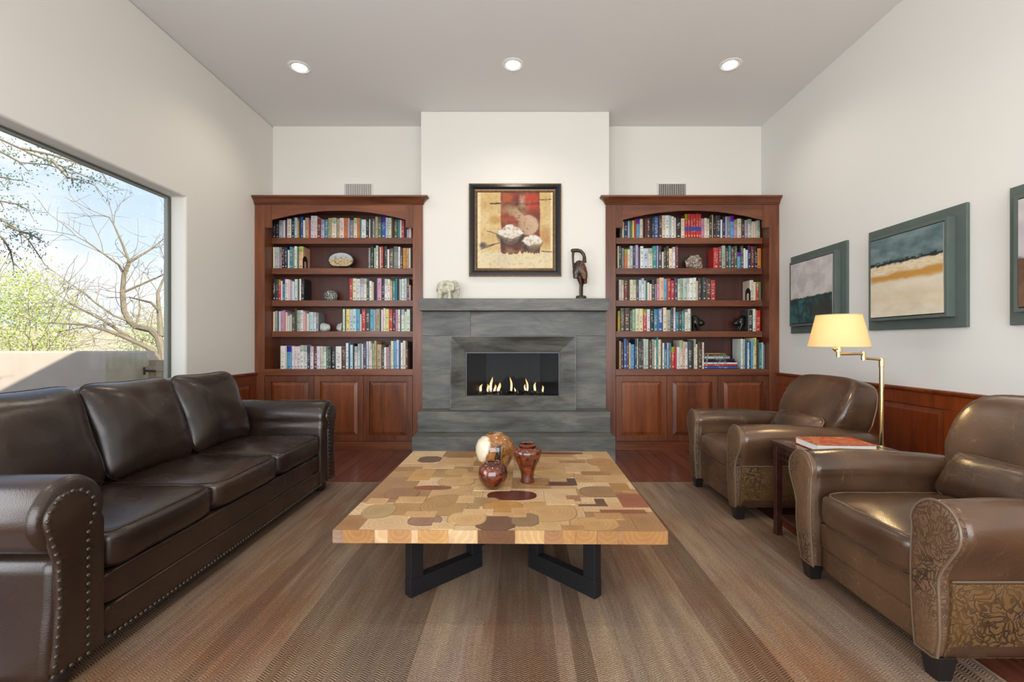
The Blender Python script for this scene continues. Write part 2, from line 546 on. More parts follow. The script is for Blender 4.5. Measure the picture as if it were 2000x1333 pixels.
# ------------------------------------------------------------------ recessed ceiling lights
M['lamp_lens'] = emissive('lamp_lens', (1.0, 0.93, 0.80), 9.0)
M['lamp_trim'] = plain('lamp_trim_white', (0.85, 0.84, 0.82), 0.4)
for k, (x, y, lab) in enumerate([(-1.94, 4.04, 'lit round recessed ceiling light above the left bookcase'),
                                 (-0.045, 4.0, 'lit round recessed ceiling light above the fireplace, middle of three'),
                                 (1.863, 4.0, 'lit round recessed ceiling light above the right bookcase'),
                                 (-1.94, 1.3, 'lit round recessed ceiling light above the leather sofa'),
                                 (-0.045, 1.3, 'lit round recessed ceiling light above the coffee table'),
                                 (1.863, 1.3, 'lit round recessed ceiling light above the armchairs')]):
    t = thing('recessed_light', lab, 'ceiling light', (x, y, ZC), group='recessed ceiling lights')
    MB().lathe([(0.072, -0.0005), (0.098, -0.0005), (0.098, -0.004), (0.090, -0.008), (0.076, -0.008), (0.072, -0.004)], 32, (x, y, ZC)).build('trim_ring', M['lamp_trim'], t, smooth=True)
    MB().lathe([(0.0, -0.0055), (0.045, -0.006), (0.0725, -0.003), (0.0725, -0.001), (0.0, -0.001)], 32, (x, y, ZC)).build('lens', M['lamp_lens'], t, smooth=True)
    l = add_light('lamp_light', 'SPOT', (0, 0, -0.012), 38.0, (1.0, 0.90, 0.76), spot_size=2.5, spot_blend=0.8, shadow_soft_size=0.07)
    l.parent = t

# ------------------------------------------------------------------ vents above the bookcases
M['vent_metal'] = plain('vent_painted_metal', (0.62, 0.60, 0.56), 0.5)
for x0, x1, lab in ((-1.966, -1.636, 'white slatted air vent in the wall above the left bookcase'), (1.567, 1.902, 'white slatted air vent in the wall above the right bookcase')):
    t = thing('air_vent', lab, 'vent', ((x0 + x1) / 2, YB, 2.72), group='wall air vents')
    mb = MB(); ring_prism(mb, (x0, 2.72, x1, 2.935), (x0 + 0.012, 2.732, x1 - 0.012, 2.923), 'y', YB - 0.012, YB - 0.001)
    mb.build('frame', M['wall'], t)
    MB().box(x0 + 0.012, YB - 0.003, 2.732, x1 - 0.012, YB - 0.001, 2.923).build('vent_shade', M['gap_shade'], t)  # dark sheet painting in the shade behind the slats
    mb = MB(); n = 15
    for i in range(n):
        xc = x0 + 0.012 + (i + 0.5) * (x1 - x0 - 0.024) / n
        mb.add([(xc - 0.007, YB - 0.010, 2.732), (xc + 0.004, YB - 0.004, 2.732), (xc + 0.006, YB - 0.004, 2.732), (xc - 0.005, YB - 0.011, 2.732),
                (xc - 0.007, YB - 0.010, 2.923), (xc + 0.004, YB - 0.004, 2.923), (xc + 0.006, YB - 0.004, 2.923), (xc - 0.005, YB - 0.011, 2.923)],
               [(0, 3, 2, 1), (4, 5, 6, 7), (0, 1, 5, 4), (1, 2, 6, 5), (2, 3, 7, 6), (3, 0, 4, 7)])
    s = mb.build('louvre_slats', M['vent_metal'], t); s['kind'] = 'stuff'

# ------------------------------------------------------------------ fireplace
t = NT('grey_stone')
v = t.pos((0.8, 1.0, 3.4))
oi = t.node('ObjectInfo')
va = t.node('VectorMath', operation='ADD'); t.link(v, va.inputs[0])
cb = t.node('CombineXYZ'); rr = t.math('MULTIPLY', oi.outputs['Random'], 25.0)
t.link(rr, cb.inputs[0]); t.link(rr, cb.inputs[2]); t.link(cb.outputs[0], va.inputs[1])
rotm = t.node('Mapping'); rotm.inputs['Rotation'].default_value = (0, 0.22, 0); t.link(va.outputs[0], rotm.inputs[0])
n1 = t.noise(rotm.outputs[0], 2.2, 6, 0.62, 0.5)
n2 = t.noise(t.pos((2.0, 6, 14)), 3.0, 5, 0.6, 0.6)
f = t.math('ADD', t.math('MULTIPLY', n1, 0.8), t.math('MULTIPLY', n2, 0.2))
t.base(t.ramp(f, [(0.36, srgb('#3c3934')), (0.45, srgb('#51514c')), (0.53, srgb('#5f605b')), (0.63, srgb('#757066'))]))
t.set(rough=0.42)
t.bump(n2, 0.12, 0.004)
M['stone'] = t.mat
SX0, SX1, SY = -1.0, 0.917, 4.74
fp = thing('fireplace', 'grey streaked stone gas fireplace with mantel and stepped hearth', 'fireplace', (-0.04, 4.6, 0))
def slab(name, *b, bev=0.003):
    return MB().box(*b).build(name, M['stone'], fp, bevel=bev)
slab('mantel_shelf', SX0, 4.58, 1.456, SX1, BREAST - 0.002, 1.578)
slab('hearth_step', SX0, 4.282, 0.0, SX1, BREAST - 0.002, 0.2405)
slab('hearth_step', SX0, 4.52, 0.2415, SX1, BREAST - 0.002, 0.444)
OX0, OX1, OZ0, OZ1, OY = -0.697, 0.592, 0.4445, 1.204, 4.655
g = 0.0008
slab('stone_slab', SX0, SY, 1.2045 + g, -0.496 - g, BREAST - 0.002, 1.4555, bev=0.0015)
slab('stone_slab', -0.496 + g, SY, 1.2045 + g, SX1, BREAST - 0.002, 1.4555, bev=0.0015)
slab('stone_slab', SX0, SY, 0.4445, OX0 - g, BREAST - 0.002, 1.2045 - g, bev=0.0015)
slab('stone_slab', OX1 + g, SY, 0.4445, SX1, BREAST - 0.002, 1.2045 - g, bev=0.0015)
# splayed mitred frame round the opening
co = [(OX0, OZ0), (OX1, OZ0), (OX1, OZ1), (OX0, OZ1)]
ci = [(FX0, FZ0), (FX1, FZ0), (FX1, FZ1), (FX0, FZ1)]
for k in range(4):
    j = (k + 1) % 4
    def ring(c_o, c_i):
        dx = 0.012 if c_o[0] < 0 else -0.012
        dz = 0.012 if c_o[1] < 0.8 else -0.012
        return [(c_o[0], BREAST - 0.003, c_o[1]), (c_o[0], OY, c_o[1]), (c_o[0] + dx, OY, c_o[1] + dz), (c_i[0], 4.722, c_i[1]), (c_i[0], BREAST - 0.003, c_i[1])]
    MB().loft([ring(co[k], ci[k]), ring(co[j], ci[j])]).build('frame_slab', M['stone'], fp)
M['fire_metal'] = plain('firebox_metal', (0.012, 0.0125, 0.014), 0.6)
M['fire_black'] = plain('firebox_black', (0.006, 0.006, 0.006), 0.5)
M['fire_metal'].node_tree.nodes['Principled BSDF'].inputs['Specular IOR Level'].default_value = 0.15
M['steel_edge'] = plain('steel_edge', (0.07, 0.07, 0.075), 0.4, 0.5)
bx0, bx1, by = -0.36, 0.245, 5.09
MB().add([(bx0, by, FZ0 + 0.005), (bx1, by, FZ0 + 0.005), (bx1, by, FZ1 - 0.003), (bx0, by, FZ1 - 0.003),
          (bx0, by + 0.02, FZ0 + 0.005), (bx1, by + 0.02, FZ0 + 0.005), (bx1, by + 0.02, FZ1 - 0.003), (bx0, by + 0.02, FZ1 - 0.003)],
         [(0, 1, 2, 3), (4, 7, 6, 5), (0, 4, 5, 1), (1, 5, 6, 2), (2, 6, 7, 3), (3, 7, 4, 0)]).build('firebox_back', M['fire_metal'], fp)
for sx, fxo, bxo, mm in ((1, FX0, bx0, 'fire_black'), (-1, FX1, bx1, 'fire_metal')):  # right side's paler colour has the window light painted into it
    MB().prism([(fxo + sx * 0.002, 4.745), (fxo + sx * 0.012, 4.745), (bxo + sx * 0.004, by + 0.01), (bxo - sx * 0.012, by + 0.01)], 'z', FZ0 + 0.003, FZ1 - 0.002).build('firebox_side', M[mm], fp)
MB().box(FX0 + 0.002, 4.742, FZ0 + 0.001, FX1 - 0.002, by, FZ0 + 0.008).build('burner_tray', M['fire_black'], fp)
MB().box(FX0 + 0.002, 4.742, FZ1 - 0.006, FX1 - 0.002, by, FZ1 - 0.001).build('firebox_top', M['fire_black'], fp)
mb = MB(); ring_prism(mb, (FX0 + 0.001, FZ0 + 0.001, FX1 - 0.001, FZ1 - 0.001), (FX0 + 0.012, FZ0 + 0.008, FX1 - 0.012, FZ1 - 0.014), 'y', 4.728, 4.741)
mb.build('glass_trim', M['steel_edge'], fp, bevel=0.001)
MB().box(FX0 + 0.011, 4.733, FZ0 + 0.007, FX1 - 0.011, 4.737, FZ1 - 0.013).build('glass_pane', M['fire_pane'], fp)
# crushed black fire glass
rng = random.Random(9)
mb = MB()
for i in range(420):
    u = rng.uniform(-1, 1); x = -0.057 + u * 0.37; y = rng.uniform(4.84, 5.02)
    top = 0.028 * (1 - abs(u) ** 6)
    r = rng.uniform(0.008, 0.016)
    z = FZ0 + 0.012 + rng.uniform(0, top)
    R = Matrix.Rotation(rng.uniform(0, 6), 3, Vector((rng.random(), rng.random(), rng.random() + 0.1)).normalized())
    vs = [R @ Vector(p) * r for p in ((1, 0, 0), (-1, 0, 0), (0, 0.8, 0), (0, -0.9, 0), (0, 0, 0.7), (0, 0, -0.7))]
    mb.add([(p.x + x, p.y + y, max(FZ0 + 0.0085, p.z + z)) for p in vs], [(0, 2, 4), (2, 1, 4), (1, 3, 4), (3, 0, 4), (2, 0, 5), (1, 2, 5), (3, 1, 5), (0, 3, 5)])
o = mb.build('fire_glass', plain('black_fire_glass', (0.012, 0.012, 0.012), 0.08), fp); o['kind'] = 'stuff'
# flames
t = NT('flame')
gz = t.sep(t.coord('Generated'))[2]
cr = t.ramp(gz, [(0.0, (0.55, 0.25, 0.10)), (0.25, (1.0, 0.80, 0.55)), (0.6, (1.0, 0.72, 0.30)), (1.0, (0.9, 0.25, 0.05))])
em = t.node('Emission'); t.link(cr, em.inputs[0]); em.inputs[1].default_value = 1.6
trn = t.node('BsdfTransparent'); ms = t.node('MixShader')
t.link(t.ramp(gz, [(0.0, 0.6), (0.2, 0.95), (0.75, 0.85), (1.0, 0.35)]), ms.inputs[0])
t.link(trn.outputs[0], ms.inputs[1]); t.link(em.outputs[0], ms.inputs[2]); t.link(ms.outputs[0], t.out.inputs[0])
M['flame'] = t.mat
for px, h, w, lean in ((938, 0.085, 0.020, 0.02), (958.5, 0.165, 0.021, 0.012), (953, 0.09, 0.014, -0.006), (966, 0.085, 0.018, 0.012), (973, 0.105, 0.024, 0.03), (998.5, 0.165, 0.016, -0.006), (1006, 0.045, 0.010, 0.002),
                       (1026, 0.085, 0.013, -0.002), (1030, 0.15, 0.014, -0.012), (1045, 0.105, 0.018, 0.004), (1060, 0.075, 0.013, -0.008)):
    x = (px - 1012) * 4.93 / 889; y = 4.93 + 0.03 * math.sin(px)
    rings = []
    for i in range(9):
        s = i / 8
        r = w * (0.55 + 0.9 * s) * (1 - s) ** 0.7 + 0.0006
        cx = x + lean * s * s + 0.010 * math.sin(s * 5 + px) * s
        rings.append([(cx + r * math.cos(a * math.pi / 4), y + 0.6 * r * math.sin(a * math.pi / 4), FZ0 + 0.026 + h * s) for a in range(8)])
    MB().loft(rings).build('flame', M['flame'], fp, smooth=True)

# ------------------------------------------------------------------ bookcases
SHELF_Z = [(2.2015, 2.2675), (1.873, 1.938), (1.525, 1.5905), (1.193, 1.256)]     # bottom, top of each loose shelf
BASE_Z = (0.787, 0.853)
SH_Y = 4.915
def bookcase(x0, x1, wall_side, label):
    """x0..x1 width; wall_side -1: left end against the left wall, +1: right end against the right wall"""
    t = thing('bookcase', label, 'bookcase', ((x0 + x1) / 2, 4.96, 0), group='built-in bookcases')
    sw = 0.105
    xi0, xi1 = x0 + sw, x1 - sw
    xm = (x0 + x1) / 2
    e = 0.027                           # body stops short of the chimney breast
    b0 = x0 + 0.003 if wall_side < 0 else x0 + e + 0.012
    b1 = x1 - 0.003 if wall_side > 0 else x1 - e
    CH, CV = M['cherry_h'], M['cherry_v']
    MB().box(x0 + (0.003 if wall_side < 0 else 0), FACE, 0.0, xi0, 4.798, 2.585).build('stile', CV, t, bevel=0.002)
    MB().box(xi1, FACE, 0.0, x1 - (0.003 if wall_side > 0 else 0), 4.798, 2.585).build('stile', CV, t, bevel=0.002)
    MB().box(b0, 4.7985, 0.0, xi0, 5.125, 2.585).build('side_panel', CV, t)
    MB().box(xi1, 4.7985, 0.0, b1, 5.125, 2.585).build('side_panel', CV, t)
    MB().box(xi0, 5.11, 0.0, xi1, 5.125, 2.585).build('back_panel', M['cherry_back'], t)
    MB().box(xi0, 4.7985, 2.56, xi1, 5.1095, 2.585).build('top_panel', CH, t)
    # arched valance, dropped at both ends
    n = 24; d = 0.075
    pts = [(xi0, 2.585), (xi0, 2.34), (xi0 + d, 2.34)]
    a0, a1 = xi0 + d, xi1 - d
    for i in range(n + 1):
        s = -1 + 2 * i / n
        pts.append(((a0 + a1) / 2 + s * (a1 - a0) / 2, 2.425 + 0.097 * (1 - s * s)))
    pts += [(xi1 - d, 2.34), (xi1, 2.34), (xi1, 2.585)]
    MB().prism(pts, 'y', FACE + 0.002, FACE + 0.0175).build('arched_valance', CH, t)
    MB().box(xi0 + 0.0005, FACE - 0.0035, 2.345, xi0 + d - 0.004, FACE + 0.0015, 2.58).build('valance_block', CV, t, bevel=0.001)
    MB().box(xi1 - d + 0.004, FACE - 0.0035, 2.345, xi1 - 0.0005, FACE + 0.0015, 2.58).build('valance_block', CV, t, bevel=0.001)
    # crown moulding with a return at the chimney end
    prof = [(0.0, 2.5855), (0.010, 2.5855), (0.014, 2.592), (0.010, 2.600), (0.018, 2.606), (0.026, 2.622), (0.044, 2.640), (0.058, 2.646), (0.062, 2.652), (0.062, 2.664), (0.0, 2.664)]
    yb = 4.797
    if wall_side < 0:
        rings = [[(x0 + 0.003, FACE - p, z) for p, z in prof], [(x1 + p, FACE - p, z) for p, z in prof], [(x1 + p, yb, z) for p, z in prof]]
    else:
        rings = [[(x0 - p, yb, z) for p, z in prof], [(x0 - p, FACE - p, z) for p, z in prof], [(x1 - 0.003, FACE - p, z) for p, z in prof]]
    MB().loft(rings).build('crown_molding', CH, t, smooth=True, sharp=50)
    MB().box(b0, FACE + 0.001, 2.6645, b1, 5.125, 2.672).box(b0, FACE + 0.002, 2.5855, b1, 5.12, 2.664).build('top_board', CH, t)
    # loose shelves with thick front edges
    gap = 0.03
    for zb, zt in SHELF_Z:
        s0 = xi0 + (0.002 if wall_side < 0 else gap)
        s1 = xi1 - (0.002 if wall_side > 0 else gap)
        MB().box(s0, SH_Y, zb, s1, 5.108, zt).build('shelf', CH, t, bevel=0.002)
    MB().box(xi0 + 0.0005, FACE + 0.003, BASE_Z[0], xi1 - 0.0005, 5.108, BASE_Z[1]).build('counter_shelf', CH, t, bevel=0.002)
    MB().box(xi0 + 0.0005, FACE + 0.004, 0.0, xi1 - 0.0005, 4.83, 0.092).build('toe_board', CH, t, bevel=0.002)
    # three raised-panel doors
    w = (xi1 - xi0 - 0.004) / 3
    for k in range(3):
        a = xi0 + 0.002 + k * w + 0.0015; b = a + w - 0.003
        fz0, fz1, sf = 0.096, BASE_Z[0] - 0.005, 0.06
        mb = MB(); ring_prism(mb, (a, fz0, b, fz1), (a + sf, fz0 + sf, b - sf, fz1 - sf), 'y', FACE + 0.003, FACE + 0.023)
        dr = mb.build('door', CV, t, bevel=0.002)
        p = MB(); raised_panel(p, a + sf, fz0 + sf, b - sf, fz1 - sf, 'y', FACE + 0.006, -1, 0.013, 0.034)
        p.build('raised_panel', M['cherry_panel'], dr)
    MB().box(xi0 + 0.001, FACE + 0.03, 0.095, xi1 - 0.001, FACE + 0.035, BASE_Z[0] - 0.002).build('door_gap_shade', M['gap_shade'], t)  # near-black sheet painting in the shade behind the door gaps
    return t
bookcase(-2.77, -1.003, -1, 'cherry wood built-in bookcase beside the window wall, left of the fireplace')
bookcase(0.921, 2.745, 1, 'cherry wood built-in bookcase right of the fireplace, behind the armchairs')
# ------------------------------------------------------------------ rug
t = NT('woven_rug')
P = t.sep(t.pos())
X, Y = P[0], P[1]
def xnoise(scale, detail, off=0.0, ys=0.06):
    c = t.node('CombineXYZ'); t.link(t.math('MULTIPLY', X, 1.0), c.inputs[0]); t.link(t.math('MULTIPLY', Y, ys), c.inputs[1]); c.inputs[2].default_value = off
    return t.noise(c.outputs[0], scale, detail, 0.6)
bands = xnoise(5.5, 3, 1.0, 0.10)
fine = xnoise(70.0, 2, 4.0, 0.05)
patch = t.noise(t.pos((1.0, 0.45, 1)), 2.2, 3, 0.55)
col = t.ramp(bands, [(0.28, srgb('#8a705c')), (0.40, srgb('#a88f75')), (0.47, srgb('#b6a288')), (0.54, srgb('#998273')), (0.62, srgb('#b5a48e')), (0.72, srgb('#9d8778'))])
wv = t.math('ADD', t.math('MULTIPLY', X, 15.0), t.math('MULTIPLY', t.math('SINE', t.math('MULTIPLY', X, 7.3)), 1.1))
idx = t.math('FLOOR', wv)
wn_ = t.node('TexWhiteNoise', noise_dimensions='1D'); t.link(idx, wn_.inputs['W'])
bandc = t.ramp(wn_.outputs[0], [(0.0, srgb('#745f50')), (0.25, srgb('#a48c74')), (0.5, srgb('#bda98f')), (0.75, srgb('#86736a')), (1.0, srgb('#aa9784'))])
col = t.mix(0.42, col, bandc)
wn2 = t.node('TexWhiteNoise', noise_dimensions='1D'); t.link(t.math('ADD', idx, 40.5), wn2.inputs['W'])
rust = t.ramp(patch, [(0.44, 0.0), (0.66, 0.72)])
col = t.mix(rust, col, srgb('#96633f'))
patch2 = t.noise(t.pos((1.2, 0.5, 1), (5, 3, 0)), 2.0, 3, 0.55)
col = t.mix(t.ramp(patch2, [(0.50, 0.0), (0.70, 0.6)]), col, srgb('#8b7a78'))
col = t.mix(t.ramp(fine, [(0.35, 0.22), (0.65, 0.0)]), col, srgb('#5f4a38'))
col = t.mix(t.ramp(xnoise(48.0, 1, 9.0, 0.05), [(0.55, 0.0), (0.75, 0.25)]), col, srgb('#bfae92'))
# woven ticks: dashes across the run inside some bands, herringbone in others
tick = t.node('TexWave', wave_type='BANDS', bands_direction='Y', wave_profile='SIN')
tick.inputs['Scale'].default_value = 32.0; tick.inputs['Distortion'].default_value = 0.0
zz = t.math('MULTIPLY', t.math('PINGPONG', X, 0.024), 0.6)
cv = t.node('CombineXYZ'); t.link(t.math('ADD', Y, zz), cv.inputs[1]); t.link(X, cv.inputs[0])
t.link(cv.outputs[0], tick.inputs['Vector'])
tk = t.ramp(tick.outputs[1], [(0.25, 0.95), (0.65, 0.0)])
bandmask = t.ramp(wn2.outputs[0], [(0.40, 0.15), (0.60, 1.0)])
col = t.mix(t.math('MULTIPLY', tk, bandmask), col, srgb('#4c3c2e'))
speck = t.noise(t.pos((180, 120, 1)), 1.0, 2, 0.6)
col = t.mix(t.ramp(speck, [(0.35, 0.45), (0.6, 0.0)]), col, srgb('#45372b'))
col = t.mix(1.0, col, (0.86, 0.82, 0.79), 'MULTIPLY')
t.base(col); t.set(rough=0.95, spec=0.1)
t.bump(t.math('ADD', tick.outputs[1], speck), 0.35, 0.004)
M['rug'] = t.mat
RX0, RX1, RY0, RY1 = -1.72, 1.60, 0.55, 3.645
rg = thing('area_rug', 'large brown striped woven rug under the coffee table', 'rug', ((RX0 + RX1) / 2, (RY0 + RY1) / 2, 0))
MB().box(RX0, RY0, 0.0008, RX1, RY1, RUG_Z - 0.0005).build('woven_field', M['rug'], rg, bevel=0.002)
mb = MB(); ring_prism(mb, (RX0 - 0.008, RY0 - 0.008, RX1 + 0.008, RY1 + 0.008), (RX0 + 0.002, RY0 + 0.002, RX1 - 0.002, RY1 - 0.002), 'z', 0.0008, RUG_Z)
mb.build('bound_edge', plain('rug_binding', srgb('#8f7a5e'), 0.9), rg, bevel=0.002)

# ------------------------------------------------------------------ sofa
M['sofa'] = leather('sofa_leather', srgb('#1c1310'), srgb('#35251b'), srgb('#6d5846'), 0.25, 0.09, 0.12, 4.0)
M['sofa_pipe'] = plain('sofa_piping_leather', srgb('#2a1c15'), 0.35)
M['nail'] = plain('antique_nailhead', (0.075, 0.06, 0.045), 0.42, 0.7)
def rot2(p, a): return (p[0] * math.cos(a) - p[1] * math.sin(a), p[0] * math.sin(a) + p[1] * math.cos(a))
def resample(poly, n):
    L = [0]
    for i in range(len(poly)): L.append(L[-1] + math.dist(poly[i], poly[(i + 1) % len(poly)]))
    out = []
    for k in range(n):
        d = L[-1] * k / n
        i = max(j for j in range(len(poly)) if L[j] <= d + 1e-9)
        s = (d - L[i]) / max(1e-9, L[i + 1] - L[i])
        a, b = poly[i], poly[(i + 1) % len(poly)]
        out.append((a[0] + (b[0] - a[0]) * s, a[1] + (b[1] - a[1]) * s))
    return out
def inset(poly, d):
    n = len(poly); A = sum(poly[i][0] * poly[(i + 1) % n][1] - poly[(i + 1) % n][0] * poly[i][1] for i in range(n))
    sg = 1 if A > 0 else -1
    out = []
    for i in range(n):
        a, b, c = poly[i - 1], poly[i], poly[(i + 1) % n]
        tx, ty = c[0] - a[0], c[1] - a[1]; l = math.hypot(tx, ty) or 1
        out.append((b[0] - ty / l * d * sg, b[1] + tx / l * d * sg))
    return out

sofa = thing('leather_sofa', 'dark brown leather three-seat sofa with rolled arms below the window', 'sofa', (-2.0, 2.46, RUG_Z))
SB, SF = -2.50, -1.435          # back and front of the sofa
Y0, Y1 = 1.595, 3.335           # inner faces of the arms
# arm section: t = distance outwards from the inner face, z = height
def arm_outline():
    p = [(0.0, 0.075), (0.0, 0.52)]
    c, r = (0.125, 0.573), 0.122
    for i in range(19):
        a = math.radians(205 - i * 15.5)
        p.append((c[0] + r * math.cos(a), c[1] + r * math.sin(a)))
    p += [(0.195, 0.44), (0.20, 0.30), (0.215, 0.16), (0.222, 0.075)]
    return p
def panel_outline():
    p = [(0.085, 0.095), (0.085, 0.50)]
    c, r = (0.142, 0.572), 0.082
    for i in range(17):
        a = math.radians(215 - i * 15.0)
        p.append((c[0] + r * math.cos(a), c[1] + r * math.sin(a)))
    p += [(0.188, 0.44), (0.185, 0.30), (0.195, 0.17), (0.205, 0.095)]
    return p
for yin, sg in ((Y0, -1), (Y1, 1)):
    ao = resample(arm_outline(), 64)
    ao_in = inset(ao, 0.018)
    def R(poly, x): return [(x, yin + sg * a, z) for a, z in poly]
    MB().loft([R(ao_in, SB), R(ao, SB + 0.02), R(ao, -2.2), R(ao, -1.9), R(ao, SF - 0.03), R(inset(ao, 0.004), SF - 0.012), R(ao_in, SF)]).build('arm', M['sofa'], sofa, smooth=True, sharp=60)
    po = resample(panel_outline(), 60)
    pi = inset(po, 0.012)
    MB().loft([R(po, SF - 0.006), R(po, SF + 0.004), R(inset(po, 0.004), SF + 0.011), R(pi, SF + 0.014)]).build('arm_front_panel', M['sofa'], sofa, smooth=True, sharp=60)
    mb = MB()
    nl = resample(inset(panel_outline(), 0.004), 46)
    for a, z in nl:
        mb.blob((SF + 0.013, yin + sg * a, z), (0.006, 0.0075, 0.0075), 8, 6)
    o = mb.build('nailhead_trim', M['nail'], sofa, smooth=True); o['kind'] = 'stuff'
    # bun feet
    for x in (SF - 0.07, SB + 0.08):
        MB().lathe([(0.0, 0.0), (0.03, 0.0), (0.042, 0.02), (0.045, 0.04), (0.038, 0.062), (0.03, 0.0745), (0, 0.0745)], 18, (x, yin + sg * 0.12, RUG_Z if x > RX0 else 0.001)).build('bun_foot', M['black_leg'], sofa, smooth=True)
# front rail: lower band and upper band
def rail(name, x, z0, z1):
    MB().cushion(lambda a, b, c: ((x - 0.04) + a * 0.04, (Y0 + Y1) / 2 + b * (Y1 - Y0 - 0.004) / 2, (z0 + z1) / 2 + c * (z1 - z0) / 2), 12, 12).build(name, M['sofa'], sofa, smooth=True)
rail('front_rail', SF - 0.008, 0.078, 0.196)
rail('front_rail', SF - 0.014, 0.194, 0.312)
MB().box(SB + 0.05, Y0, 0.09, SF - 0.07, Y1, 0.29).build('seat_deck', M['sofa'], sofa, bevel=0.01)
mb = MB()
n = 78
for i in range(n):
    mb.blob((SF - 0.006, Y0 + 0.01 + (Y1 - Y0 - 0.02) * i / (n - 1), 0.088), (0.006, 0.0075, 0.0075), 8, 6)
o = mb.build('nailhead_trim', M['nail'], sofa, smooth=True); o['kind'] = 'stuff'
# back frame
def bf(a, b, c):
    z = 0.09 + (c + 1) / 2 * 0.74
    return (SB + 0.09 + a * 0.085 - 0.05 * (c + 1) / 2, (Y0 + Y1) / 2 + b * (Y1 - Y0 + 0.06) / 2, z)
MB().cushion(bf, 9, 14).build('back_frame', M['sofa'], sofa, smooth=True)
# seat and back cushions with piping
cw = (Y1 - Y0) / 3
rng = random.Random(3)
def box_loop(fn, k, lvl, n=64, axis='z'):
    pts = []
    for i in range(n):
        a = 2 * math.pi * i / n
        u, w = math.cos(a), math.sin(a)
        s = (abs(u) ** k + abs(w) ** k + abs(lvl) ** k) ** (-1 / k) if abs(lvl) < 1 else 1
        # solve point on the superellipsoid at height lvl
        q = (max(0.0, 1 - abs(lvl) ** k)) ** (1 / k) / (abs(u) ** k + abs(w) ** k) ** (1 / k)
        p = (u * q, w * q, lvl) if axis == 'z' else (lvl, u * q, w * q)
        pts.append(fn(*p))
    return pts
for k in range(3):
    yc = Y0 + (k + 0.5) * cw
    seed = k * 3.1
    def sf(a, b, c, yc=yc, seed=seed):
        crown = 0.022 * (1 - a * a) * (1 - b * b)
        z = 0.385 + c * 0.067 + (crown if c > 0 else 0)
        z += 0.006 * mnoise.noise(Vector((a * 2.2 + seed, b * 2.0, c)))
        bulge = 0.016 * (1 - b * b) * (1 - c * c) if a > 0.5 else 0
        return (-1.78 + a * 0.345 + bulge, yc + b * (cw / 2 - 0.002), z)
    ob = MB().cushion(sf, 9, 16).build('seat_cushion', M['sofa'], sofa, smooth=True, sharp=80)
    for lvl in (0.90, -0.90):
        MB().tube(box_loop(sf, 9, lvl, 72), 0.0048, 6, closed=True).build('piping', M['sofa_pipe'], ob, smooth=True)
for k in range(3):
    yc = Y0 + (k + 0.5) * cw
    seed = k * 5.7 + 1
    def cf(a, b, c, yc=yc, seed=seed):
        # a = thickness, b = width, c = height; leans back, ears at the top corners
        puff = (1 - b ** 4) * (1 - c ** 4)
        th = 0.055 + 0.075 * puff
        h = c * 0.255 * (1 + 0.035 * (b * b if c > 0 else 0)) + (0.012 * (1 - b * b) if c < 0 else -0.008 * (1 - b * b) * (1 if c > 0 else 0))
        w = b * (cw / 2 + 0.004 - 0.014 * (1 - abs(c)) ** 2)
        nn = mnoise.noise(Vector((b * 2.2 + seed, c * 2.2, seed)))
        x = a * th + 0.014 * nn * puff
        ang = math.radians(19)
        return (-2.07 + x * math.cos(ang) - h * math.sin(ang), yc + w, 0.672 + h * math.cos(ang) + x * math.sin(ang))
    ob = MB().cushion(cf, 7, 18).build('back_cushion', M['sofa'], sofa, smooth=True, sharp=80)
    MB().tube(box_loop(cf, 7, 0.55, 80, 'x'), 0.0048, 6, closed=True).build('piping', M['sofa_pipe'], ob, smooth=True)

# ------------------------------------------------------------------ armchairs
M['chair'] = leather('armchair_leather', srgb('#3a281c'), srgb('#5e4430'), srgb('#94795c'), 0.22, 0.06, 0.5, 6.0)
def embossed(name, c_lo, c_hi, scale):
    t = NT(name)
    v = t.pos()
    dn = t.node('TexNoise'); dn.inputs['Scale'].default_value = 14; dn.inputs['Detail'].default_value = 2; t.link(v, dn.inputs['Vector'])
    vm = t.node('VectorMath', operation='MULTIPLY_ADD'); t.link(dn.outputs[1], vm.inputs[0]); vm.inputs[1].default_value = (0.10, 0.10, 0.10); t.link(v, vm.inputs[2])
    vo = t.node('TexVoronoi'); vo.inputs['Scale'].default_value = scale; t.link(vm.outputs[0], vo.inputs['Vector'])
    rings = t.math('SINE', t.math('MULTIPLY', vo.outputs[0], 42.0))
    r1 = t.ramp(rings, [(0.3, 0.0), (0.7, 1.0)])
    vo2 = t.node('TexVoronoi', feature='DISTANCE_TO_EDGE'); vo2.inputs['Scale'].default_value = scale * 3.2; t.link(vm.outputs[0], vo2.inputs['Vector'])
    r2 = t.ramp(vo2.outputs[0], [(0.02, 1.0), (0.10, 0.0)])
    big = t.ramp(t.noise(v, scale * 0.5, 3), [(0.4, 0.25), (0.62, 1.0)])
    h = t.math('MULTIPLY', t.math('MAXIMUM', t.math('MULTIPLY', r1, 0.8), r2), big)
    base = t.mix(t.ramp(t.noise(v, 5, 3), [(0.35, 0.0), (0.7, 0.6)]), c_hi, tuple(x * 0.8 for x in c_hi))
    t.base(t.mix(h, base, c_lo))
    t.set(rough=0.42)
    t.bump(t.math('SUBTRACT', 1.0, h), 0.5, 0.004)
    return t.mat
M['emboss_front'] = embossed('embossed_paisley_leather', srgb('#33241a'), srgb('#6e523a'), 11)
M['emboss_side'] = embossed('tan_paisley_leather', srgb('#2f2013'), srgb('#6a4e2e'), 9)
M['chair_pipe'] = plain('armchair_piping', srgb('#6d5a48'), 0.32)
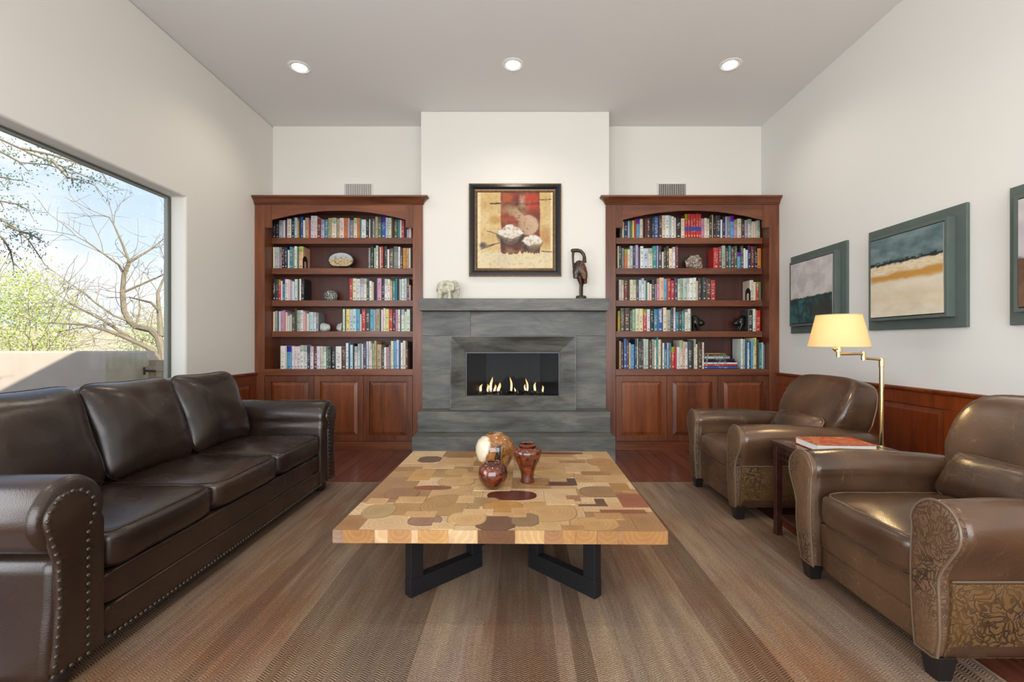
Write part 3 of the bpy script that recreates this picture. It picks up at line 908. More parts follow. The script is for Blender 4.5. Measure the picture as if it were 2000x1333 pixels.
# local frame of a chair: +x to the back, front at x = -0.5; y across
def chair_arm_outline():
    p = [(0.0, 0.075), (0.0, 0.50)]
    c, r = (0.082, 0.508), 0.090
    for i in range(16):
        a = math.radians(188 - i * 14.6)
        p.append((c[0] + r * math.cos(a), c[1] + r * math.sin(a)))
    p += [(0.115, 0.385), (0.102, 0.345), (0.104, 0.26), (0.100, 0.16), (0.082, 0.075)]
    return p
def armchair(label, loc, rz=0.0):
    t = thing('leather_armchair', label, 'armchair', loc, rz, group='pair of leather armchairs')
    YI = 0.272
    for sg in (-1, 1):
        o64 = resample(chair_arm_outline(), 56)
        def R(x, dz=0.0, ins=0.0, sc=1.0):
            q = inset(o64, ins) if ins else o64
            out = []
            for a, z in q:
                zz = z + dz * max(0, (z - 0.3)) / 0.3
                out.append((x, sg * (YI + a * sc), zz))
            return out
        MB().loft([R(-0.480, 0, 0.012), R(-0.474, 0, 0.003), R(-0.45), R(-0.3, 0.006), R(-0.1, 0.0), R(0.1, -0.014), R(0.3, -0.035, 0, 0.95), R(0.40, -0.06, 0, 0.85), R(0.415, -0.06, 0.015, 0.85)]).build('arm', M['chair'], t, smooth=True, local=True, sharp=60)
        # bulging embossed front panel with piping round it
        def bow(z): return -0.012 - 0.016 * max(0.0, math.sin(math.pi * min(1, max(0, (z - 0.05) / 0.58))))
        def F(ins, dx): return [(-0.478 + dx + (bow(z) if dx < 0 else 0), sg * (YI + a), z) for a, z in (inset(o64, ins) if ins else o64)]
        MB().loft([F(0.004, 0.006), F(0.002, -0.001), F(0.010, -0.007), F(0.018, -0.009)]).build('arm_front_panel', M['emboss_front'], t, smooth=True, local=True, sharp=60)
        MB().tube(F(0.0005, -0.0005), 0.0052, 6, closed=True).build('piping', M['chair_pipe'], t, smooth=True, local=True)
        # lower outer side panel in tan embossed leather
        prof = [(0.074, 0.078), (0.096, 0.16), (0.1055, 0.26), (0.106, 0.338)]
        rings = []
        for x in (-0.470, -0.25, 0.0, 0.22, 0.40):
            k = 1.0 if x < 0.3 else 0.86
            rings.append([(x, sg * (YI + a * k + 0.006), z) for a, z in prof] + [(x, sg * (YI + a * k - 0.004), z) for a, z in prof[::-1]])
        MB().loft(rings).build('side_panel', M['emboss_side'], t, smooth=True, local=True)
        MB().tube([(x, sg * (YI + 0.108), 0.343) for x in (-0.468, -0.2, 0.1, 0.3)], 0.004, 6).build('piping', M['chair_pipe'], t, smooth=True, local=True)
        MB().tube([(0.02 + 0.05 * s, sg * (YI + 0.112 - 0.022 * (1 - s) ** 2), 0.09 + 0.25 * s) for s in (0, 0.33, 0.66, 1)], 0.003, 6).build('side_seam', M['chair_pipe'], t, smooth=True, local=True)
    # front rails
    for z0, z1, x in ((0.062, 0.168, -0.462), (0.166, 0.285, -0.468)):
        MB().cushion(lambda a, b, c: (x + 0.04 + a * 0.04, b * (YI - 0.001), (z0 + z1) / 2 + c * (z1 - z0) / 2), 10, 12).build('front_rail', M['chair'], t, smooth=True, local=True)
    MB().box(-0.40, -YI - 0.05, 0.075, 0.40, YI + 0.05, 0.27).build('seat_frame', M['chair'], t, bevel=0.02, local=True)
    # seat cushion
    def sf(a, b, c):
        crown = 0.035 * (1 - a * a) * (1 - b * b) if c > 0 else 0
        bul = 0.02 * (1 - b * b) * (1 - c * c) if a < -0.5 else 0
        return (-0.155 + a * 0.335 - bul, b * (YI - 0.003), 0.355 + c * 0.072 + crown + 0.004 * mnoise.noise(Vector((a * 3 + loc[1], b * 3, c))))
    ob = MB().cushion(sf, 8, 16).build('seat_cushion', M['chair'], t, smooth=True, local=True, sharp=80)
    for lvl in (0.9, -0.9):
        MB().tube(box_loop(sf, 8, lvl, 72), 0.0046, 6, closed=True).build('piping', M['chair_pipe'], ob, smooth=True, local=True)
    # curved barrel back, rounded over the top
    def bk(a, b, c):
        s = (c + 1) / 2
        w = 0.285 + 0.065 * min(1, max(0, (s - 0.30) / 0.25)) - 0.02 * max(0, s - 0.75) / 0.25
        th = 0.088 + 0.035 * math.sin(math.pi * min(1, s * 1.05))
        x = a * th + 0.045 * b * b * (-1) * (0.4 if a > 0 else 0.9)
        h = s * 0.625 - 0.018 * b * b * s
        ang = math.radians(17 * (0.6 + 0.4 * s))
        return (0.225 + x * math.cos(ang) + h * math.sin(ang), b * w, 0.275 + h * math.cos(ang) - x * math.sin(ang))
    ob = MB().cushion(bk, 6.5, 20).build('backrest', M['chair'], t, smooth=True, local=True, sharp=80)
    MB().tube(box_loop(bk, 6.5, 0.72, 80, 'x'), 0.0046, 6, closed=True).build('piping', M['chair_pipe'], ob, smooth=True, local=True)
    # lumbar pillow
    def pl(a, b, c):
        puff = (1 - b ** 4) * (1 - c ** 4)
        th = 0.018 + 0.062 * puff
        x = a * th; h = c * 0.105 * (1 + 0.10 * abs(b) ** 3)
        ang = math.radians(32)
        return (0.095 + x * math.cos(ang) + h * math.sin(ang), b * 0.245, 0.525 + h * math.cos(ang) - x * math.sin(ang) + 0.004 * mnoise.noise(Vector((b * 4, c * 3, loc[1]))))
    ob = MB().cushion(pl, 6, 16).build('lumbar_pillow', M['chair'], t, smooth=True, local=True, sharp=80)
    MB().tube(box_loop(pl, 6, 0.0, 72, 'x'), 0.005, 6, closed=True).build('piping', M['chair_pipe'], ob, smooth=True, local=True)
    # tapered feet
    for x, zb in ((-0.462, 0.0), (0.36, 0.0005 - loc[2])):
        for sg in (-1, 1):
            yc = sg * 0.325
            MB().loft([[(x + dx * 0.024, yc + dy * 0.024, zb) for dx, dy in ((-1, -1), (1, -1), (1, 1), (-1, 1))],
                       [(x + dx * 0.034, yc + dy * 0.034, 0.082) for dx, dy in ((-1, -1), (1, -1), (1, 1), (-1, 1))]]).build('foot', M['black_leg'], t, bevel=0.002, local=True)
    return t
armchair('worn brown leather armchair with paisley side panel, nearest the camera', (1.865, 1.845, RUG_Z))
armchair('brown leather armchair with lumbar pillow, next to the right bookcase', (1.865, 3.225, RUG_Z))

# ------------------------------------------------------------------ coffee table
t = NT('block_end_grain')
oi = t.node('ObjectInfo')
oc = t.coord('Object')
rv = t.node('CombineXYZ'); r = t.math('MULTIPLY', oi.outputs['Random'], 61.0)
t.link(r, rv.inputs[0]); t.link(t.math('MULTIPLY', r, 1.7), rv.inputs[1]); t.link(r, rv.inputs[2])
va = t.node('VectorMath', operation='ADD'); t.link(oc, va.inputs[0]); t.link(rv.outputs[0], va.inputs[1])
wob = t.noise(va.outputs[0], 14, 3, 0.5)
ln = t.node('VectorMath', operation='LENGTH'); t.link(oc, ln.inputs[0])
rad = t.math('ADD', ln.outputs[1], t.math('MULTIPLY', wob, 0.030))
ringv = t.math('SINE', t.math('MULTIPLY', rad, 330.0))
rm = t.ramp(ringv, [(0.1, 0.42), (0.9, 0.0)])
core = t.ramp(rad, [(0.02, 0.45), (0.07, 0.0)])
mot = t.ramp(t.noise(va.outputs[0], 9, 5, 0.6, 0.5), [(0.35, 0.30), (0.65, 0.0)])
c = oi.outputs['Color']
dk = t.mix(1.0, c, (0.52, 0.42, 0.32), 'MULTIPLY')
c2 = t.mix(t.math('MULTIPLY', rm, 0.7), c, dk)
c2 = t.mix(mot, c2, dk)
c2 = t.mix(t.math('MULTIPLY', core, 0.6), c2, dk)
crk = t.node('TexVoronoi', feature='DISTANCE_TO_EDGE'); crk.inputs['Scale'].default_value = 7; t.link(va.outputs[0], crk.inputs['Vector'])
ck = t.math('MULTIPLY', t.ramp(crk.outputs[0], [(0.0, 1.0), (0.010, 0.0)]), t.ramp(t.noise(va.outputs[0], 6, 2), [(0.55, 0.0), (0.62, 0.6)]))
c2 = t.mix(ck, c2, srgb('#4a2c14'))
t.base(c2); t.set(rough=0.33, coat=0.15, coat_r=0.25)
M['block'] = t.mat
TW, TT, TZ = 1.29, 0.05, 0.402
ct = thing('coffee_table', 'square coffee table of mosaic wood blocks on black angled legs', 'coffee table', (-0.063, 2.394, RUG_Z), -0.0115)
top = MB().box(-TW / 2 + 0.006, -TW / 2 + 0.006, TZ - TT - RUG_Z + 0.0005, TW / 2 - 0.006, TW / 2 - 0.006, TZ - RUG_Z - 0.006).build('tabletop', plain('table_core', srgb('#6b4523'), 0.6), ct, local=True)
rng = random.Random(21)
rects = []
def split(u0, v0, u1, v1):
    w, h = u1 - u0, v1 - v0
    if (w < 0.22 and h < 0.2) or (w * h < 0.022 and rng.random() < 0.8) or (w < 0.13 and h < 0.3) or (h < 0.10):
        rects.append((u0, v0, u1, v1)); return
    s = rng.uniform(0.34, 0.66)
    if (w > h * 1.05) if rng.random() < 0.85 else (w < h):
        m = u0 + w * s; split(u0, v0, m, v1); split(m, v0, u1, v1)
    else:
        m = v0 + h * s; split(u0, v0, u1, m); split(u0, m, u1, v1)
split(0, 0, 1, 1)
TAN = [srgb(h) for h in ('#cfab7e', '#c9a473', '#d4b389', '#c39b6b', '#cba87a', '#d8bb92')]
MID = [srgb(h) for h in ('#ab8557', '#a0784f', '#b58e5c', '#a57f58')]
DRK = [srgb(h) for h in ('#5f402c', '#6b4530', '#7a4a38')]
mb = MB()
b = 0.0
mb.add([(-.5, -.5, -1), (.5, -.5, -1), (.5, .5, -1), (-.5, .5, -1), (-.5, -.5, 0), (.5, -.5, 0), (.5, .5, 0), (-.5, .5, 0)],
       [(0, 3, 2, 1), (4, 5, 6, 7), (0, 1, 5, 4), (1, 2, 6, 5), (2, 3, 7, 6), (3, 0, 4, 7)])
def block(cx, cy, w, h, col, z=0.0, shape=None, name='wood_block'):
    m = MB()
    H = TT + 0.0005
    if shape == 'oval':
        n = 28
        pts = [(w / 2 * math.copysign(abs(math.cos(2 * math.pi * i / n)) ** 0.8, math.cos(2 * math.pi * i / n)), h / 2 * math.copysign(abs(math.sin(2 * math.pi * i / n)) ** 0.8, math.sin(2 * math.pi * i / n))) for i in range(n)]
        m.prism(pts, 'z', -0.006, 0.0)
    elif shape == 'oct':
        k = 0.25 * min(w, h)
        m.prism([(-w / 2 + k, -h / 2), (w / 2 - k, -h / 2), (w / 2, -h / 2 + k), (w / 2, h / 2 - k), (w / 2 - k, h / 2), (-w / 2 + k, h / 2), (-w / 2, h / 2 - k), (-w / 2, -h / 2 + k)], 'z', -0.006, 0.0)
    else:
        m.box(-w / 2, -h / 2, -H, w / 2, h / 2, 0)
    me = m.mesh(name, M['block'])
    o = bpy.data.objects.new(name, me); COL.objects.link(o)
    o.parent = top
    o.location = (cx, cy, TZ - RUG_Z + z)
    o.color = (*col, 1)
    return o
for u0, v0, u1, v1 in rects:
    x = rng.random()
    col = rng.choice(TAN) if x < 0.78 else rng.choice(MID) if x < 0.99 else rng.choice(DRK)
    gp = 0.0009
    block(((u0 + u1) / 2 - 0.5) * TW, ((v0 + v1) / 2 - 0.5) * TW, (u1 - u0) * TW - gp, (v1 - v0) * TW - gp, col, rng.uniform(-0.0006, 0.0))
zi = 0.0004
# log slices and dark inlays set into the top: u, v, width, depth (fractions), colour, shape
for u, v, w, h, col, sh in [(.528, .315, .175, .10, '#5a2c22', 'oval'), (.30, .215, .16, .20, '#b08a58', 'oval'), (.645, .155, .20, .17, '#c19a66', 'oval'), (.22, .40, .14, .045, '#8d5632', 'oval'),
                            (.79, .055, .15, .10, '#c09660', 'oval'), (.485, .055, .115, .105, '#6b4a34', 'oct'), (.575, .085, .08, .10, '#8c7250', 'oct'), (.43, .245, .11, .08, '#a58a60', 'oct'),
                            (.50, .20, .13, .10, '#b98a4a', 'oval'), (.71, .455, .115, .05, '#5f3f30', None), (.765, .48, .035, .09, '#5f3f30', None), (.86, .36, .15, .12, '#9a7850', 'oval'),
                            (.70, .60, .17, .14, '#c4a06c', 'oval'), (.12, .83, .10, .11, '#71553f', 'oct'), (.26, .89, .13, .06, '#9a7450', None), (.28, .62, .10, .11, '#c39c66', 'oval'),
                            (.14, .575, .09, .17, '#c89b60', None), (.12, .33, .12, .12, '#9c7350', 'oval'), (.09, .155, .10, .13, '#b59a6c', 'oval'), (.26, .075, .10, .08, '#9a7660', 'oval'),
                            (.84, .245, .035, .07, '#6a4834', None), (.81, .215, .10, .018, '#6a4834', None), (.90, .155, .15, .035, '#8d5638', None), (.955, .265, .09, .14, '#97583c', None),
                            (.93, .79, .11, .13, '#b88a54', 'oval'), (.745, .955, .25, .04, '#7a3f2c', None), (.45, .93, .12, .10, '#c9a26a', 'oval'), (.61, .46, .12, .06, '#ab7c48', 'oval'), (.75, .285, .05, .06, '#a07450', None),
                            (.39, .09, .12, .11, '#cfa873', 'oval'), (.30, .48, .14, .12, '#caa470', 'oval'), (.80, .79, .12, .05, '#a98150', None), (.88, .60, .12, .06, '#a77c4c', None), (.38, .76, .08, .10, '#a57c4e', None)]:
    zi += 0.00002
    if sh: block((u - 0.5) * TW, (v - 0.5) * TW, w * TW + 0.009, h * TW + 0.009, tuple(x * 0.66 for x in srgb(col)), zi, sh, 'bark_ring'); zi += 0.00002
    block((u - 0.5) * TW, (v - 0.5) * TW, w * TW, h * TW, srgb(col), zi, sh, 'log_slice' if sh else 'wood_inlay')
# plain blocks that cut across some of the slices
for u, v, w, h, col in [(.365, .27, .06, .07, '#d2ac7a'), (.235, .125, .10, .05, '#cda673'), (.70, .245, .10, .05, '#d8b586'), (.555, .145, .05, .08, '#c99f6b'), (.845, .115, .09, .055, '#b98c58'), (.42, .15, .10, .045, '#d6b184'),
                        (.17, .265, .10, .06, '#cba574'), (.35, .565, .07, .07, '#d0a878'), (.62, .665, .09, .06, '#bf9261'), (.785, .655, .06, .10, '#d6b184'), (.945, .415, .07, .10, '#b0844f'), (.055, .245, .07, .06, '#d0a878'),
                        (.325, .03, .07, .05, '#d8b586'), (.72, .02, .07, .04, '#b0844f'), (.45, .39, .14, .05, '#d8b888'), (.19, .70, .14, .06, '#d6b184'), (.87, .895, .08, .08, '#d8b888')]:
    zi += 0.00002
    block((u - 0.5) * TW, (v - 0.5) * TW, w * TW, h * TW, srgb(col), zi, None, 'wood_inlay')
# dark slices that show on the front edge
for u, w, col in ((.015, .03, '#9c8070'), (.49, .11, '#6e4a2e'), (.075, .10, '#a87c4c'), (.20, .07, '#b5885a'), (.30, .09, '#c59a62'), (.66, .055, '#a47a55'), (.75, .075, '#b08450'), (.93, .13, '#a87a48'), (.82, .06, '#a57a4a')):
    o = block((u - 0.5) * TW, -TW / 2 - 0.0002, w * TW, 0.004, srgb(col), 0.0002, None, 'end_grain_block')
# four black U-shaped leg frames on the diagonals
for k, (ox, oy, ix, iy) in enumerate([(-.418, -.40, -.130, -.112), (.418, -.40, .130, -.112), (-.418, .40, -.130, .112), (.418, .40, .130, .112)]):
    o, i = Vector((ox, oy)), Vector((ix, iy))
    d = (i - o).normalized(); L = (i - o).length; n_ = Vector((-d.y, d.x)) * 0.024
    H = TZ - TT - RUG_Z - 0.0008
    def bar(mb, s0, s1, z0, z1, s0t=None, s1t=None):
        q = [o + d * s0 - n_, o + d * s1 - n_, o + d * s1 + n_, o + d * s0 + n_]
        mb.add([(p.x, p.y, z0) for p in q] + [(p.x, p.y, z1) for p in q], [(0, 3, 2, 1), (4, 5, 6, 7), (0, 1, 5, 4), (1, 2, 6, 5), (2, 3, 7, 6), (3, 0, 4, 7)])
    m = MB(); bar(m, 0, L, 0.0, 0.078); lg = m.build('leg_frame', M['iron'], ct, bevel=0.003, local=True)
    m = MB(); bar(m, 0.002, 0.066, 0.0785, H); m.build('upright', M['iron'], lg, bevel=0.003, local=True)
    m = MB(); bar(m, L - 0.066, L - 0.002, 0.0785, H); m.build('upright', M['iron'], lg, bevel=0.003, local=True)

# ------------------------------------------------------------------ burl wood vases
def burl(name, dark, mid, light, pale=None, pale_dir=None):
    t = NT(name)
    v = t.coord('Object')
    n = t.noise(v, 18, 6, 0.65, 1.8)
    col = t.ramp(n, [(0.30, dark), (0.48, mid), (0.66, light)])
    if pale:
        s = t.sep(v)
        dd = t.math('ADD', t.math('ADD', t.math('MULTIPLY', s[0], pale_dir[0]), t.math('MULTIPLY', s[1], pale_dir[1])), t.math('MULTIPLY', s[2], pale_dir[2]))
        f = t.math('ADD', dd, t.math('MULTIPLY', t.noise(v, 9, 3), 0.10))
        col = t.mix(t.ramp(f, [(0.178, 0.0), (0.192, 1.0)]), col, pale)
    k = t.noise(t.coord('Object', (1, 1, 0.6)), 11, 3, 0.5, 0.8)
    hole = t.ramp(k, [(0.575, 0.0), (0.63, 1.0)])
    col = t.mix(hole, col, (0.012, 0.012, 0.012))
    t.base(col); t.set(rough=0.12, coat=0.8, coat_r=0.05)
    t.bump(t.math('SUBTRACT', 1.0, hole), 0.35, 0.006)
    return t.mat
def vase(name, label, loc, prof, mat, lip):
    t = thing(name, label, 'vase', loc, group='burl wood vases on the coffee table')
    rng = random.Random(len(label))
    n = 40
    rings = []
    for r, z in prof:
        rings.append([(r * (1 + 0.02 * math.sin(2 * a + z * 9) + 0.012 * math.sin(3 * a + 1)) * math.cos(a), r * (1 + 0.02 * math.sin(2 * a + z * 9)) * math.sin(a), z) for a in [2 * math.pi * i / n for i in range(n)]])
    MB().loft(rings).build('body', mat, t, smooth=True, local=True, sharp=70)
    MB().loft([[(r * math.cos(2 * math.pi * i / n), r * math.sin(2 * math.pi * i / n), z) for i in range(n)] for r, z in lip], closed=True).build('lip', mat, t, smooth=True, local=True)
    return t
ZT = TZ + 0.0034
vase('burl_vase', 'large round burl vase with pale patch, tallest on the coffee table', (-0.128, 2.53, ZT),
     [(0.001, 0.0), (0.048, 0.0), (0.052, 0.004), (0.072, 0.035), (0.096, 0.080), (0.108, 0.120), (0.107, 0.150), (0.094, 0.180), (0.072, 0.200), (0.048, 0.209), (0.038, 0.211), (0.034, 0.205), (0.036, 0.16), (0.03, 0.12), (0.001, 0.10)],
     burl('burl_tan', srgb('#4a2811'), srgb('#8a5526'), srgb('#b08048'), srgb('#d9cdb4'), (-1.1, -0.75, 0.25)), [(0.036, 0.2075), (0.050, 0.2075), (0.050, 0.214), (0.044, 0.2165), (0.036, 0.214)])
M['burl_red'] = burl('burl_red', srgb('#260d08'), srgb('#521d0c'), srgb('#7f3f1a'))
vase('burl_vase', 'reddish burl vase with narrow foot and wide shoulder, right of the others', (0.048, 2.365, ZT),
     [(0.001, 0.0), (0.036, 0.0), (0.037, 0.006), (0.033, 0.022), (0.036, 0.05), (0.048, 0.085), (0.064, 0.120), (0.074, 0.150), (0.070, 0.167), (0.052, 0.178), (0.037, 0.183), (0.030, 0.180), (0.028, 0.15), (0.001, 0.14)],
     M['burl_red'], [(0.027, 0.1815), (0.044, 0.1835), (0.048, 0.192), (0.040, 0.197), (0.027, 0.195)])
vase('burl_vase', 'small squat reddish burl vase in front of the other two', (-0.126, 2.262, ZT),
     [(0.001, 0.0), (0.030, 0.0), (0.036, 0.003), (0.056, 0.022), (0.070, 0.05), (0.073, 0.075), (0.066, 0.10), (0.052, 0.117), (0.038, 0.124), (0.033, 0.124), (0.028, 0.118), (0.026, 0.09), (0.001, 0.08)],
     M['burl_red'], [(0.027, 0.121), (0.040, 0.121), (0.042, 0.126), (0.036, 0.130), (0.027, 0.128)])

# ------------------------------------------------------------------ side table, book on it, floor lamp
M['rosewood'] = wood('dark_rosewood', srgb('#24110e'), srgb('#46241e'), (3, 3, 3), 5, 0.28, 0.3)
M['rose_top'] = wood('rosewood_top', srgb('#5b3a28'), srgb('#8a6244'), (1, 8, 3), 3, 0.28, 0.3)
sx0, sx1, sy0, sy1, sz = 1.485, 2.02, 2.315, 2.685, 0.555
st = thing('side_table', 'small dark carved side table between the two armchairs', 'side table', ((sx0 + sx1) / 2, (sy0 + sy1) / 2, 0.0))
mb = MB(); ring_prism(mb, (sx0, sy0, sx1, sy1), (sx0 + 0.05, sy0 + 0.05, sx1 - 0.05, sy1 - 0.05), 'z', sz - 0.026, sz)
mb.build('top_frame', M['rosewood'], st, bevel=0.004)
MB().box(sx0 + 0.0505, sy0 + 0.0505, sz - 0.02, sx1 - 0.0505, sy1 - 0.0505, sz - 0.002).build('top_panel', M['rose_top'], st)
for lx, ly in ((sx0 + 0.03, sy0 + 0.03), (sx1 - 0.03, sy0 + 0.03), (sx0 + 0.03, sy1 - 0.03), (sx1 - 0.03, sy1 - 0.03)):
    zb = RUG_Z if lx < RX1 else 0.0005
    MB().loft([[(lx + a * w, ly + b_ * w, z) for a, b_ in ((-1, -1), (1, -1), (1, 1), (-1, 1))] for z, w in ((zb, 0.019), (0.05, 0.017), (0.3, 0.017), (sz - 0.0265, 0.019))]).build('leg', M['rosewood'], st, bevel=0.003)
MB().box(sx0 + 0.035, sy0 + 0.035, 0.105, sx1 - 0.035, sy1 - 0.035, 0.125).build('lower_shelf', M['rosewood'], st, bevel=0.003)
def apron(fixed, a, b, axis):
    m = MB(); n = 9
    step = (b - a) / n
    def bx(u0, u1, z0, z1):
        if axis == 'y': m.box(fixed - 0.006, u0, z0, fixed + 0.006, u1, z1)
        else: m.box(u0, fixed - 0.006, z0, u1, fixed + 0.006, z1)
    bx(a, b, sz - 0.062, sz - 0.0265)
    for i in range(n):
        bx(a + i * step, a + i * step + step * 0.45, sz - 0.084, sz - 0.062)
    bx(a, b, sz - 0.096, sz - 0.084)
    m.build('carved_apron', M['rosewood'], st)
for yy in (sy0 + 0.022, sy1 - 0.022): apron(yy, sx0 + 0.05, sx1 - 0.05, 'x')
for xx in (sx0 + 0.022, sx1 - 0.022): apron(xx, sy0 + 0.05, sy1 - 0.05, 'y')

bk = thing('hardcover_book', 'thick red hardcover book lying on the side table', 'book', (1.72, 2.475, sz + 0.0006), -0.06)
M['pages'] = plain('book_pages', (0.80, 0.79, 0.76), 0.8)
t = NT('red_cover'); n = t.noise(t.coord('Object', (9, 16, 1)), 2.2, 2, 0.5)
t.base(t.ramp(n, [(0.50, srgb('#a8432c')), (0.56, srgb('#c9995c')), (0.64, srgb('#a8432c'))])); t.set(rough=0.35)
M['red_cover'] = t.mat
MB().box(-0.148, -0.104, 0.0035, 0.146, 0.100, 0.0335).build('page_block', M['pages'], bk, local=True)
MB().box(-0.152, -0.108, 0.0, 0.15, 0.106, 0.0032).box(-0.152, -0.108, 0.0338, 0.15, 0.106, 0.037).box(-0.152, 0.1005, 0.0032, 0.15, 0.106, 0.0338).build('cover', M['red_cover'], bk, local=True)

LX, LY = 2.20, 2.755
lp = thing('floor_lamp', 'brass swing-arm floor lamp with lit cream shade', 'floor lamp', (LX, LY, 0.0))
BR = M['brass']
MB().lathe([(0.0, 0.0005), (0.125, 0.0005), (0.128, 0.006), (0.125, 0.016), (0.10, 0.022), (0.03, 0.026), (0.016, 0.035), (0.0, 0.035)], 36, (LX, LY, 0)).build('base', BR, lp, smooth=True)
MB().lathe([(0.0, 0.03), (0.0125, 0.03), (0.0125, 0.98), (0.0145, 0.982), (0.0145, 1.032), (0.0, 1.034)], 20, (LX, LY, 0)).build('pole', BR, lp, smooth=True)
ex, ey = 2.063, 2.72       # elbow
hx, hy = 1.872, 2.66       # lamp head
MB().tube([(LX, LY, 1.024), (ex, ey, 1.035)], 0.0075, 12).build('swing_arm', BR, lp, smooth=True)
MB().lathe([(0, 1.022), (0.012, 1.022), (0.012, 1.072), (0, 1.073)], 16, (ex, ey, 0)).build('elbow_joint', BR, lp, smooth=True)
MB().tube([(ex, ey, 1.060), (hx, hy, 1.060)], 0.0075, 12).build('swing_arm', BR, lp, smooth=True)
MB().lathe([(0, 1.043), (0.011, 1.043), (0.011, 1.072), (0.020, 1.074), (0.020, 1.112), (0.015, 1.116), (0.015, 1.14), (0, 1.14)], 20, (hx, hy, 0)).build('socket', BR, lp, smooth=True)
MB().tube([(hx - 0.012, hy - 0.01, 1.088), (hx - 0.042, hy - 0.03, 1.092)], 0.005, 10).blob((hx - 0.045, hy - 0.032, 1.092), (0.010, 0.010, 0.012)).build('switch_knob', BR, lp, smooth=True)
t = NT('lamp_shade_cloth')
tl = t.node('BsdfTranslucent'); tl.inputs[0].default_value = (0.95, 0.82, 0.52, 1)
df = t.node('BsdfDiffuse'); df.inputs[0].default_value = (0.86, 0.74, 0.48, 1)
ms = t.node('MixShader'); ms.inputs[0].default_value = 0.5
t.link(tl.outputs[0], ms.inputs[1]); t.link(df.outputs[0], ms.inputs[2]); t.link(ms.outputs[0], t.out.inputs[0])
n = 48
rings = [[(hx + r * math.cos(2 * math.pi * i / n), hy + r * math.sin(2 * math.pi * i / n), z) for i in range(n)] for r, z in ((0.155, 1.103), (0.113, 1.287), (0.1115, 1.287), (0.1535, 1.103))]
sh = MB().loft(rings, closed=True).build('lamp_shade', t.mat, lp, smooth=True)
for r, z in ((0.155, 1.103), (0.113, 1.287)):
    MB().tube([(hx + r * math.cos(2 * math.pi * i / n), hy + r * math.sin(2 * math.pi * i / n), z) for i in range(n)], 0.0022, 6, closed=True).build('shade_trim', plain('shade_trim', srgb('#d9c08a'), 0.7), sh, smooth=True)
MB().blob((hx, hy, 1.175), (0.028, 0.028, 0.04)).build('bulb', emissive('warm_bulb', (1.0, 0.72, 0.36), 14.0), lp, smooth=True)
l = add_light('bulb_light', 'POINT', (hx - LX, hy - LY, 1.175), 24.0, (1.0, 0.70, 0.36), shadow_soft_size=0.035)
l.parent = lp
# ------------------------------------------------------------------ books
PAL = {'wh': ('white', '#dcdcd8'), 'cr': ('cream', '#d8cdb4'), 'pb': ('pale blue', '#bccbd4'), 'lg': ('light grey', '#b7bab6'), 'gy': ('grey', '#7c8084'), 'dg': ('dark grey', '#3c3d3c'), 'bk': ('black', '#17171a'),
       'nv': ('navy', '#1f2c4c'), 'bl': ('blue', '#2a5290'), 'sk': ('sky blue', '#5b9fc4'), 'tl': ('teal', '#2f7f86'), 'gn': ('green', '#4f7350'), 'sg': ('sage green', '#9aa893'), 'ol': ('olive', '#57523a'),
       'yl': ('yellow', '#d8cf7a'), 'oc': ('ochre', '#c4922f'), 'or': ('orange', '#c27236'), 'tn': ('tan', '#b89a76'), 'br': ('brown', '#4f3628'), 'mr': ('maroon', '#6a2a2c'), 'rd': ('red', '#b5302a'),
       'pk': ('pink', '#c48aa0'), 'li': ('lilac', '#a9a2c0'), 'pu': ('purple', '#4f3356'), 'pe': ('peach', '#d8b090'), 'kh': ('khaki', '#a19878')}
